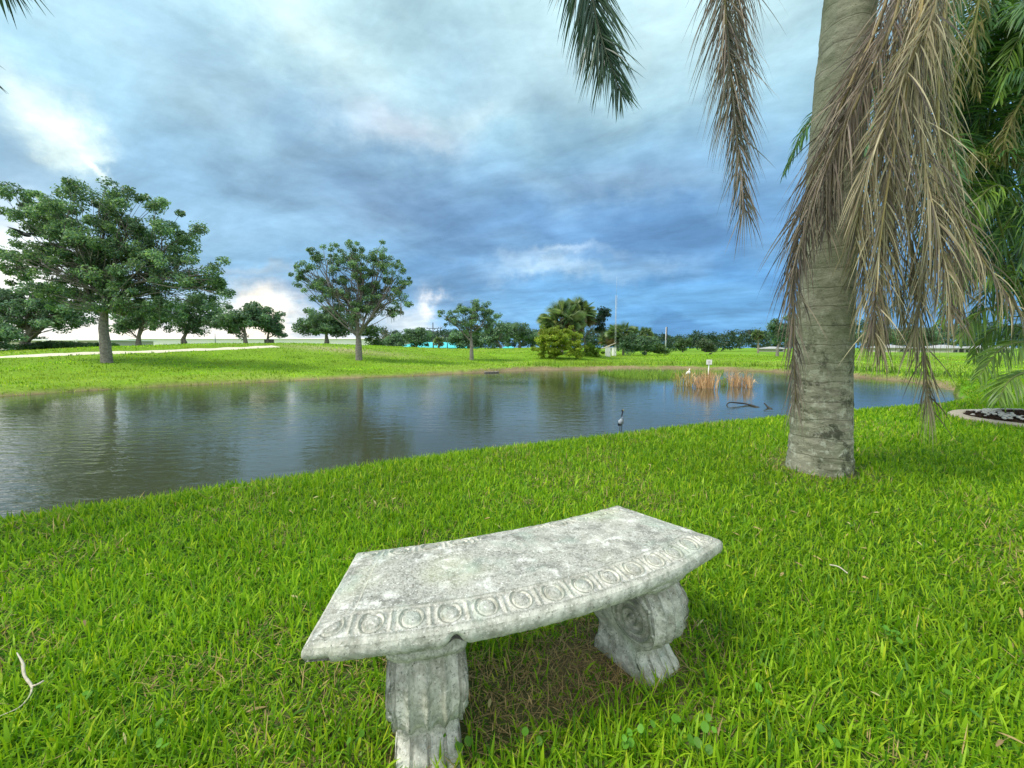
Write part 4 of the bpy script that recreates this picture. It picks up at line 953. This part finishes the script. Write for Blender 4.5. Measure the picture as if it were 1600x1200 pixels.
# ------------------------------------------------------------------ fan palms
def sabal(label, px, Y, top_py, rpx, seed, nf=46, group=None, trunk_r=.17, rx=1.0, skirt=.3):
    rg = np.random.default_rng(seed); b = ground_at(px, Y); root = empty('fan_palm', b, label, 'palm tree', group)
    r = rpx * Y / 650; top = at(px, top_py, Y); cen = top - [0, 0, r * .85]
    mb = MB(); P = catmull([b - [0, 0, .2], b * .5 + cen * .5 + [.05, 0, 0], cen], 30); add_tube(mb, P, np.linspace(trunk_r * 1.1, trunk_r * .8, 30), 10, rough=.1); mb.build('trunk', M_SABALT, root)
    mb = MB(); q = MB()
    for k in range(nf):
        el_ = math.asin(rg.uniform(-.75, 1)); th = rg.random() * 6.28
        d = np.array([math.cos(el_) * math.cos(th) * rx, math.cos(el_) * math.sin(th), math.sin(el_)])
        hub = cen + d * r * rg.uniform(.25, .55); add_tube(q, [cen, hub], [.025, .015], 3, cap=False)
        s_ = unit(np.cross(d, rg.normal(0, 1, 3) + [0, 0, .8]) + 1e-6); u_ = np.cross(s_, d); m_ = 27; an = np.linspace(-1.35, 1.35, m_)
        dirs = d[None] * np.cos(an)[:, None] + s_[None] * np.sin(an)[:, None] + u_[None] * .1
        dead = el_ < -.35 and rg.random() < skirt * 2.5
        cc = (np.array([.22, .18, .11]) if dead else np.array([[.10, .18, .08], [.16, .25, .10], [.24, .32, .15]][rg.integers(0, 3)])) * rg.uniform(.75, 1.2)
        ribbons(mb, np.repeat(hub[None], m_, 0), dirs, np.cross(dirs, d[None]) + u_ * .8, r * rg.uniform(.42, .55) * (1 - .12 * np.abs(an)), r * .036, .4, 3, np.tile(cc, (m_, 1)))
    mb.build('crown', M_LEAF, root); q.build('leaf_stalks', M_SABALT, root)
sabal('large fan palm standing behind the yellow green shrub, left of its taller neighbour', 878, 47, 470, 38, 1, nf=105, rx=1.2)
sabal('taller fan palm with the highest crown behind the yellow green shrub', 903, 49, 463, 33, 2, nf=100)
sabal('short wide fan palm right of the radio mast above the cabinets', 974, 64, 500, 27, 3, nf=95, rx=1.2, skirt=.6)
sabal('small dark fan palm crown poking above the bushes right of the mast', 1009, 68, 511, 15, 4, nf=70)
sabal('fan palm half hidden behind the mast and the leaning timbers', 950, 66, 514, 17, 7, nf=70)
sabal('tall solitary fan palm far across the field', 1185, 90, 514, 11, 5, nf=70, trunk_r=.2)
sabal('tiny fan palm before the turquoise roof', 685, 72, 525, 11, 6, nf=60)

# ------------------------------------------------------------------ buildings
def box_world(px0, px1, Y, z0, z1, depth, mb, rz=0):
    x0, x1 = (px0 - 800) / 650 * Y, (px1 - 800) / 650 * Y
    add_box(mb, ((x0 + x1) / 2, Y + depth / 2, (z0 + z1) / 2), (x1 - x0, depth, z1 - z0))
def zpx(py, Y): return at(800, py, Y)[2]
def building(name, label, px0, px1, Y, py_eave, py_ridge, depth, wall, roof, wins, overhang=.5, base_z=-.3, doors=(), hip=True):
    x0, x1 = (px0 - 800) / 650 * Y, (px1 - 800) / 650 * Y; ze, zr = zpx(py_eave, Y), zpx(py_ridge, Y)
    root = empty(name, ((x0 + x1) / 2, Y, base_z), label, 'building')
    mb = MB(); box_world(px0, px1, Y, base_z, ze, depth, mb); mb.build('wall', wall, root, smooth=False)
    mb = MB(); o = overhang; ym = Y + depth / 2; hx = (depth / 2 if hip else 0); hx = min(hx, (x1 - x0) / 2 - .1)
    V = [(x0 - o, Y - o, ze), (x1 + o, Y - o, ze), (x1 + o, Y + depth + o, ze), (x0 - o, Y + depth + o, ze), (x0 - o + hx, ym, zr), (x1 + o - hx, ym, zr), (x0 - o, Y - o, ze - .18), (x1 + o, Y - o, ze - .18), (x1 + o, Y + depth + o, ze - .18), (x0 - o, Y + depth + o, ze - .18)]
    mb.add(V, [[0, 1, 5, 4], [2, 3, 4, 5], [6, 7, 1, 0], [7, 8, 2, 1], [8, 9, 3, 2], [9, 6, 0, 3], [9, 8, 7, 6]]); mb.F.append(np.array([[1, 2, 5], [3, 0, 4]])); mb.build('roof', roof, root, smooth=False)
    for (u, wd, z0, z1) in wins:
        xc = x0 + (x1 - x0) * u; mb = MB()
        for (cx_, cz, sx, sz) in ((xc, z0, wd + .16, .08), (xc, z1, wd + .16, .08), (xc - wd / 2, (z0 + z1) / 2, .08, z1 - z0), (xc + wd / 2, (z0 + z1) / 2, .08, z1 - z0)):
            add_box(mb, (cx_, Y - .03, cz), (sx, .08, sz))
        f = mb.build('window', M_WHITE, root, smooth=False); mb = MB(); add_box(mb, (xc, Y - .01, (z0 + z1) / 2), (wd - .08, .04, z1 - z0 - .08)); mb.build('pane', M_GLASS, f, smooth=False)
    for (u, wd, z1) in doors:
        xc = x0 + (x1 - x0) * u; mb = MB(); add_box(mb, (xc, Y - .02, (base_z + z1) / 2), (wd, .06, z1 - base_z)); mb.build('door', M_DARK, root, smooth=False)
    return root
building('long_building', 'long pale single storey building with white piers behind the hedge at the left', -60, 172, 95, 531, 529.5, 12, M_WALL, M_WHITE, [], base_z=.5, hip=False)
W = bpy.data.objects[-1] if False else [o for o in COL.objects if o.name == 'long_building'][0]
for px in (10, 72, 120, 160):
    mb = MB(); box_world(px - 3, px + 3, 94.6, .5, zpx(529.5, 94.6), .5, mb); mb.build('pier', M_WHITE, W, smooth=False)
building('warehouse', 'very long low white warehouse behind the row of round oaks', 205, 640, 130, 529, 527, 20, M_WHITE, M_WHITE, [], base_z=.8, doors=[(.5, 3, 3.6), (.9, 3, 3.6)], hip=False)
building('turquoise_roofed_building', 'building with a bright turquoise metal roof behind the lone oaks', 608, 740, 105, 543, 534, 14, M_WALL, M_TEAL, [(.3, 1.5, .2, .9)], base_z=-.3)
building('small_turquoise_roofed_building', 'tiny far building with turquoise roof right of the small vase shaped oak', 788, 801, 120, 543.5, 540.5, 5, M_WALL, M_TEAL, [(.5, 1, -.1, .6)], base_z=-.3)
building('house', 'white low house with pale grey hip roof across the field, left of the clumping palm', 1484, 1516, 100, 543.5, 538.5, 9, M_WALL, M_GREYROOF, [(.2, 1.2, -.1, .7), (.8, 1.2, -.1, .7)], base_z=-.4, doors=[(.5, 1.0, .9)])
building('house', 'low house with pale roof seen between the fronds of the clumping palm', 1548, 1580, 95, 543.5, 539.5, 9, M_WALL, M_GREYROOF, [(.3, 1.2, -.1, .7), (.75, 1.2, -.1, .7)], base_z=-.4, doors=[(.5, 1.0, .9)])
building('house', 'low tan house glimpsed between the hanging fronds right of the palm trunk', 1400, 1422, 110, 543, 538.5, 9, M_WALL, M_GREYROOF, [(.3, 1.2, 0, .8), (.7, 1.2, 0, .8)], base_z=-.4)
building('house', 'small white house at the right end of the open distant tree line', 1211, 1226, 115, 544.5, 541.5, 8, M_WALL, M_GREYROOF, [(.5, 1.2, 0, .8)], base_z=-.4)

# ------------------------------------------------------------------ poles, mast, cabinets, signs
def pole(name, label, px, Y, top_py, r, arms, mat=M_GREYMETAL, cat='utility pole', eq=False):
    b = ground_at(px, Y); zt = zpx(top_py, Y); root = empty(name, b, label, cat)
    mb = MB(); add_tube(mb, [b - [0, 0, .2], [b[0], b[1], zt]], [r, r * .7], 8); mb.build('pole', mat, root)
    for (f, wd) in arms:
        z = b[2] + (zt - b[2]) * f; mb = MB(); add_box(mb, (b[0], Y - r, z), (wd, .12, .14)); o = mb.build('crossarm', M_DARK, root, smooth=False)
        mb = MB()
        for s_ in (-.45, 0, .45): add_tube(mb, [(b[0] + s_ * wd, Y - r, z + .05), (b[0] + s_ * wd, Y - r, z + .3)], [.05, .07], 6)
        mb.build('insulators', M_DARK, o)
    if eq:
        for f in (.62, .72, .84, .93):
            z = b[2] + (zt - b[2]) * f; mb = MB(); add_tube(mb, [(b[0] + .05, Y - .22, z - .35), (b[0] + .05, Y - .22, z + .35)], [.085, .085], 10); mb.build('equipment_canister', M_DARK, root)
pole('utility_pole', 'grey pole with dark equipment at its top standing in the open field', 1040, 72, 511, .13, [], eq=True)
pole('utility_pole', 'tall wooden power pole above the turquoise roof, left one', 677, 98, 504, .14, [(.78, 3), (.66, 2.2)], M_DARK)
pole('utility_pole', 'shorter wooden power pole right of the small fan palm', 699, 100, 523, .12, [(.9, 2.4)], M_DARK)
pole('lamp_post', 'thin grey post on the berm between two round oaks', 337, 56, 521, .07, [], cat='lamp post')
def mast():
    b = hit(961, 557); Y = b[1]; zt = zpx(432, Y); root = empty('radio_mast', b, 'thin pale lattice mast rising beside the white cabinets', 'mast')
    hw = .11; cs_ = [(b[0] + hw * math.cos(t_), Y + hw * math.sin(t_)) for t_ in (0, 2.09, 4.19)]; mb = MB()
    for (x, y) in cs_: add_tube(mb, [(x, y, b[2] - .1), (x, y, zt - 2.5)], [.014, .014], 5)
    z = b[2]; k = 0
    while z < zt - 2.9:
        for i in range(3):
            p, q = cs_[i], cs_[(i + 1) % 3]; add_tube(mb, [(p[0], p[1], z), (q[0], q[1], z + .4)], [.008, .008], 4, cap=False)
        z += .4
    mb.build('lattice', M_GREYMETAL, root); mb = MB(); add_tube(mb, [(b[0], Y, zt - 2.9), (b[0], Y, zt)], [.014, .008], 5); mb.build('antenna_rod', M_GREYMETAL, root)
mast()
def cabinet(label, px0, px1, py0, py1):
    b = hit((px0 + px1) / 2, py1); Y = b[1]; wd = (px1 - px0) / 650 * Y; h = zpx(py0, Y) - b[2]; root = empty('equipment_cabinet', b, label, 'cabinet', 'white cabinets at the mast')
    mb = MB(); add_box(mb, (b[0], Y + .3, b[2] + h / 2), (wd, .5, h)); mb.build('case', M_WHITE, root, smooth=False)
    mb = MB(); add_box(mb, (b[0], Y + .04, b[2] + h * .5), (wd * .86, .03, h * .86)); d = mb.build('door', M_WHITE, root, smooth=False)
    mb = MB(); add_box(mb, (b[0] + wd * .32, Y + .01, b[2] + h * .5), (.03, .04, .12)); mb.build('handle', M_DARK, d, smooth=False)
    mb = MB(); add_box(mb, (b[0], Y + .3, b[2] + h + .02), (wd * 1.1, .56, .05)); mb.build('lid', M_WHITE, root, smooth=False)
cabinet('taller white equipment cabinet left of the mast', 947, 954, 543.5, 557.5)
cabinet('smaller white equipment cabinet touching the mast', 957, 963, 543.5, 556.5)
def timbers():
    b = hit(950, 556); Y = b[1] + 1.2
    for k, (p, q, lab) in enumerate([((930, 547), (962, 536), 'longer bleached timber leaning up against the mast'), ((936, 545), (953, 541), 'shorter bleached timber resting under the longer leaning one')]):
        A, B = at(*p, Y + k * .4), at(*q, Y + k * .4); mb = MB(); add_tube(mb, catmull([A, (A + B) / 2 + [0, 0, -.08], B], 12), np.linspace(.07, .05, 12), 8, rough=.2)
        add_tube(mb, [A + [.03, .05, 0], [A[0] - .1, A[1] + .3, b[2] - .1]], [.05, .05], 6)
        o = mb.build('leaning_timber', M_DRYWOOD); tag(o, lab, 'timber', 'timbers leaning at the mast')
timbers()
def sign():
    P = onplane(1106, 604, WATER_Z); Y = P[1]; root = empty('sign', (P[0], Y, WATER_Z), 'small blank white sign on a thin post in the brown cattails', 'sign')
    mb = MB(); add_tube(mb, [(P[0], Y, WATER_Z - .3), (P[0], Y, zpx(565, Y))], [.022, .022], 8); mb.build('post', M_WHITE, root)
    z0, z1 = zpx(569.5, Y), zpx(562, Y); mb = MB(); add_box(mb, (P[0], Y - .035, (z0 + z1) / 2), (8.5 / 650 * Y, .02, z1 - z0)); mb.build('board', M_WHITE, root, smooth=False)
    mb = MB()
    for s_ in (-.5, 0, .5): add_box(mb, (P[0], Y - .048, (z0 + z1) / 2 + s_ * (z1 - z0) * .4), (3.5 / 650 * Y, .004, .012))
    mb.build('faded_lines', M_GREYROOF, root, smooth=False)
sign()

# ------------------------------------------------------------------ pond edge plants
def reeds(label, px0, px1, py_base, py_top, n, cols, seed):
    rg = np.random.default_rng(seed); P0, P1 = onplane(px0, py_base, WATER_Z), onplane(px1, py_base, WATER_Z); c_ = (P0 + P1) / 2; Y = c_[1]; hw = abs(P1[0] - P0[0]) / 2
    root = empty('cattail_clump', (c_[0], Y, WATER_Z), label, 'reeds', 'cattail clumps in the pond')
    H = zpx(py_top, Y) - WATER_Z; u = rg.uniform(-1, 1, n); B = np.stack([c_[0] + u * hw * .9, Y + rg.normal(0, hw * .6, n), np.full(n, WATER_Z - .1)], 1)
    d = np.stack([u * .12 + rg.normal(0, .10, n), rg.normal(0, .12, n), np.ones(n)], 1); col = np.array(cols)[rg.integers(0, len(cols), n)] * rg.uniform(.7, 1.25, (n, 1))
    mb = MB(); L = H * rg.uniform(.45, 1.02, n) + .1; br = rg.random(n) < .35
    ribbons(mb, B, d, rg.normal(0, 1, (n, 3)) * [1, .5, .05], L, .022, np.where(br, 1.6, .15), 4, col, np.array([1, 1, .9, .7, .1]))
    # broken leaves hanging back down
    k = rg.random(n) < .4; tp = B[k] + unit(d[k]) * (L[k] * .8)[:, None]
    ribbons(mb, tp, rg.normal(0, .5, (k.sum(), 3)) + [0, 0, -.6], rg.normal(0, 1, (k.sum(), 3)) * [1, .5, .05], L[k] * .45, .022, .8, 2, col[k], np.array([1, .8, .1]))
    tag(mb.build('leaves', M_REED, root), kind='stuff')
TAN = [(.62, .40, .21), (.50, .31, .16), (.72, .50, .29)]; GY = [(.26, .36, .06), (.40, .36, .12), (.20, .30, .05)]; OR = [(.50, .36, .14), (.40, .38, .10), (.55, .40, .2)]
reeds('loose yellowish clump at the left end of the cattails', 1055, 1082, 603, 573, 90, OR, 1)
reeds('thickest brown cattail clump around the white sign', 1087, 1116, 606, 575, 190, TAN, 2)
reeds('thin green clump between the brown cattail clumps', 1124, 1137, 603, 585, 40, GY, 3)
reeds('narrow brown clump right of the green one', 1138, 1151, 604, 574, 50, TAN, 4)
reeds('narrow brown clump, second from the right end', 1153, 1163, 604, 573, 45, TAN, 5)
reeds('outermost bent brown clump at the right end', 1166, 1176, 606, 578, 34, TAN, 6)
def rush_bed():
    rg = np.random.default_rng(6); n = 3600; px = np.concatenate([rg.uniform(935, 1062, n // 2), rg.uniform(960, 1130, n - n // 2)]); py = np.where(px < 1062, rg.uniform(581, 593, n), rg.uniform(581, 587, n))
    py = np.minimum(py, np.interp(px, [935, 965, 1000, 1062, 1130], [584, 590, 593, 592, 584]))
    P = np.array([onplane(a, b, WATER_Z) for a, b in zip(px, py)]); B = np.column_stack([P, np.full(n, WATER_Z - .05)])
    col = np.array([(.20, .36, .04), (.28, .42, .06), (.14, .26, .04)])[rg.integers(0, 3, n)] * rg.uniform(.8, 1.2, (n, 1)); mb = MB()
    ribbons(mb, B, rg.normal(0, .2, (n, 3)) + [0, 0, 1], rg.normal(0, 1, (n, 3)) * [1, .5, .05], rg.uniform(.15, .5, n), .02, .4, 2, col, np.array([1, .9, .1]))
    tag(mb.build('rushes', M_REED), 'bright green rushes growing in the shallows by the far shore', 'rushes', kind='stuff')
rush_bed()

# ------------------------------------------------------------------ birds and branches
M_HER = leafmat('feather', .0, .7, .2)
def bird(name, label, parts, legs, cat='bird'):
    root_loc = legs[0][0] if legs else parts[0][0][0]
    mb = MB()
    for P, r, col in parts:
        m_ = len(P); C = catmull(P, 5 * m_); rr = np.interp(np.linspace(0, 1, 5 * m_), np.linspace(0, 1, m_), r); cc = np.array(col)
        V, F, T = tube(C, rr, 10); k = np.clip((np.arange(5 * m_) * len(cc) / (5 * m_)).astype(int), 0, len(cc) - 1); vc = np.vstack([np.repeat(cc[k], 10, 0), cc[0], cc[-1]])
        n0 = mb.n; mb.add(V, F, vc); mb.F.append(T + n0)
    for leg in legs: add_tube(mb, leg, [.010, .008, .008][:len(leg)], 6, col=np.array([.06, .06, .05]))
    return tag(mb.build(name, M_HER), label, cat)
def heron():
    P = onplane(970, 677, WATER_Z); x, y = P; s = 0.62; z0 = WATER_Z
    g, wv, dk = (.16, .20, .25), (.34, .38, .43), (.03, .04, .06)
    def p(a, b, c_): return np.array([x + a * s, y + b * s, z0 + c_ * s])
    bird('heron', 'small grey heron wading in the pond just beyond the near bank', [([p(-.03, .20, .23), p(-.02, .12, .30), p(0, 0, .40), p(.01, -.06, .47), p(.02, -.09, .55), p(.0, -.06, .62), p(.03, -.05, .72), p(.03, -.03, .80), p(.035, -.08, .83), p(.045, -.2, .82)],
         [.010, .045, .062, .045, .022, .016, .015, .022, .018, .004], [dk, dk, wv, wv, g, dk, dk, dk, dk, (.2, .18, .08)])],
         [[p(.03, 0, .33), p(.035, .03, .18), p(.03, 0, -.1)], [p(-.03, 0, .33), p(-.03, .02, .18), p(-.035, -.02, -.1)]])
heron()
def egret():
    P = onplane(1075, 589, WATER_Z); x, y = P; wv = (.85, .85, .82); z0 = WATER_Z
    def p(a, c_): return np.array([x + a * .5, y, z0 + c_ * .55])
    bird('egret', 'white egret standing among the green rushes left of the sign', [([p(-.28, .32), p(-.1, .42), p(.05, .5), p(.16, .62), p(.10, .72), p(.16, .84), p(.20, .9), p(.34, .88)], [.02, .10, .12, .05, .03, .03, .04, .005], [wv] * 7 + [(.7, .5, .1)])], [[p(0, .42), p(.0, .2), p(0, -.1)], [p(.06, .42), p(.05, .2), p(.06, -.1)]])
egret()
def crow():
    b = hit(1110, 555); x, y, z0 = b; k = (.02, .02, .02)
    def p(a, c_): return np.array([x + a, y, z0 + c_])
    bird('black_bird', 'black bird on the grass of the field above the white sign', [([p(-.3, .14), p(-.12, .22), p(.05, .26), p(.18, .34), p(.24, .40), p(.34, .39)], [.03, .10, .12, .07, .06, .008], [k])], [[p(0, .18), p(0, .08), p(.02, 0)], [p(.04, .18), p(.04, .08), p(.06, 0)]])
crow()
def treebird():
    Y = 20.0; c_ = at(38, 366, Y); k = (.015, .02, .02); s = .9
    def p(a, b, d): return c_ + np.array([a, b, d]) * s
    bird('black_bird', 'dark bird with spread wings in front of the largest oak at its left side', [([p(-.32, 0, .10), p(-.12, 0, .04), p(.1, 0, -.03), p(.24, 0, -.08), p(.36, 0, -.10)], [.03, .09, .10, .06, .008], [k]),
         ([p(0, 0, .02), p(-.12, -.25, .16), p(-.34, -.42, .26)], [.06, .045, .01], [k]), ([p(.02, 0, .02), p(.10, .28, .10), p(.02, .52, .06)], [.06, .045, .01], [k])], [])
treebird()
def floaters():
    def wp(px, py, dz=0): q = onplane(px, py, WATER_Z); return np.array([q[0], q[1], WATER_Z + dz])
    A = wp(1134, 633); B = wp(1182, 636); Y = A[1]
    mb = MB(); top = at(1153, 629.5, Y)
    add_tube(mb, catmull([A - [0, 0, .05], A + [.1, 0, .08], top, at(1168, 631.5, Y), B, B + [.15, 0, -.05]], 30), np.linspace(.016, .035, 30), 7, rough=.3)
    tag(mb.build('branch', M_WETWOOD), 'thin dark branch arching out of the water right of the heron', 'branch')
    mb = MB(); a, b = wp(1194, 636), wp(1206, 639); add_tube(mb, catmull([a + [0, 0, .12], (a + b) / 2 + [0, 0, .03], b - [0, 0, .03]], 12), np.linspace(.015, .05, 12), 7, rough=.3)
    tag(mb.build('branch', M_WETWOOD), 'short dark stick poking out of the water near the palm trunk', 'branch')
    a, b = wp(757, 583, .05), wp(779, 582.5, .05); mb = MB(); add_tube(mb, catmull([a, (a + b) / 2, b], 12), [.07] * 12, 9, rough=.3)
    tag(mb.build('log', M_BARK), 'grey log lying at the far shoreline left of the yellow green shrub', 'log')
    g = hit(40, 1062); mb = MB(); z = g[2]
    pts = [(at(28, 1024, g[1] * .99)), at(34, 1040, g[1]), at(40, 1056, g[1]), at(47, 1070, g[1] * .985), at(42, 1082, g[1] * .98), at(30, 1096, g[1] * .97), at(0, 1110, g[1] * .96)]
    pts = np.array([[*onplane(a, b, .05), .05] for a, b in [(27, 1025), (36, 1040), (38, 1056), (49, 1072), (46, 1084), (30, 1100), (-2, 1112)]]); pts[:, 2] = [.062, .058, .052, .05, .045, .04, .035]
    add_tube(mb, catmull(pts, 50), np.interp(np.linspace(0, 1, 50), [0, .2, .5, 1], [.0015, .0045, .0035, .0012]), 8, rough=.4)
    add_tube(mb, catmull([pts[3], pts[3] + [.02, .0, .006], pts[3] + [.03, .01, .01]], 8), [.003] * 8, 5)
    tag(mb.build('root_piece', M_DRYWOOD), 'pale crooked bit of root lying in the grass at the lower left', 'twig')
    g = hit(1308, 905); pts = np.array([at(1296, 887, g[1] * 1.01), at(1309, 905, g[1]), at(1322, 926, g[1] * .97)]); pts[:, 2] = .06
    mb = MB(); add_tube(mb, catmull(pts, 12), [.0028] * 12, 6); tag(mb.build('twig', M_DRYWOOD), 'straight dry twig lying on the lawn right of the bench', 'twig')
floaters()
def weeds():
    rg = np.random.default_rng(77); k = 0
    spots = [(705, 1178), (722, 1192), (690, 1160), (1085, 1190), (1110, 1172), (1060, 1150), (975, 1190), (1000, 1175), (850, 1185), (1180, 1110), (250, 1195), (230, 1185), (1390, 1010), (1405, 1018), (1290, 1180), (560, 1190), (1500, 1130), (120, 1120)]
    mb = MB()
    for (px, py) in spots:
        g = hit(px, py, .4)
        for j in range(rg.integers(2, 5)):
            o = g + np.array([rg.normal(0, .018), rg.normal(0, .018), 0]); h = rg.uniform(.045, .075); r = rg.uniform(.007, .012); th = rg.random() * 6.28
            nx = np.array([rg.normal(0, .4), -.35 + rg.normal(0, .3), 1]); nx = unit(nx); a = unit(np.cross(nx, [1, .1, 0])); b = np.cross(nx, a); c_ = o + [0, 0, h]
            t_ = np.linspace(0, 2 * np.pi, 13)[:-1]; rr = r * (1 - .15 * np.cos(t_) ** 8)
            V = np.vstack([c_ - nx * r * .18, c_ + a * (np.cos(t_ + th) * rr * 1.15)[:, None] + b * (np.sin(t_ + th) * rr)[:, None]]); n0 = mb.n
            col = np.array([.13, .32, .03]) * rg.uniform(.7, 1.25); mb.add(V, np.zeros((0, 4), int), col)
            ii = np.arange(12); mb.F.append(np.stack([ii * 0, 1 + ii, 1 + (ii + 1) % 12], -1) + n0)
            add_tube(mb, [o, c_ - nx * r * .18], [.0012, .0012], 4, cap=False, col=np.array([.12, .25, .04]))
    tag(mb.build('broadleaf_weeds', M_GRASS), 'small round leaved weeds scattered in the grass around the bench', 'weeds', kind='stuff')
weeds()


def litter():
    rg = np.random.default_rng(99); mb = MB(); n = 260
    r = np.sqrt(rg.random(n)) * 3.4 + .6; a = (rg.random(n) - .5) * R(112); x, y = r * np.sin(a), r * np.cos(a)
    k = (~leg_mask(x, y)) & (hgt(x, y) > -.1); x, y = x[k], y[k]; n = len(x); th = rg.random(n) * 6.28
    d = np.stack([np.cos(th), np.sin(th), rg.normal(0, .15, n)], 1); sd = np.stack([-np.sin(th), np.cos(th), rg.normal(0, .4, n)], 1)
    col = np.array([(.42, .30, .13), (.30, .20, .10), (.50, .44, .20)])[rg.integers(0, 3, n)]
    ribbons(mb, np.stack([x, y, hgt(x, y) + rg.uniform(.02, .05, n)], 1), d, sd, rg.uniform(.025, .06, n), rg.uniform(.004, .011, n), .5, 4, col, np.array([.2, .9, 1, .7, .05]))
    tag(mb.build('leaf_litter', M_DRY), 'small dry brown leaves and bits of thatch scattered over the lawn', 'fallen leaves', kind='stuff')
litter()
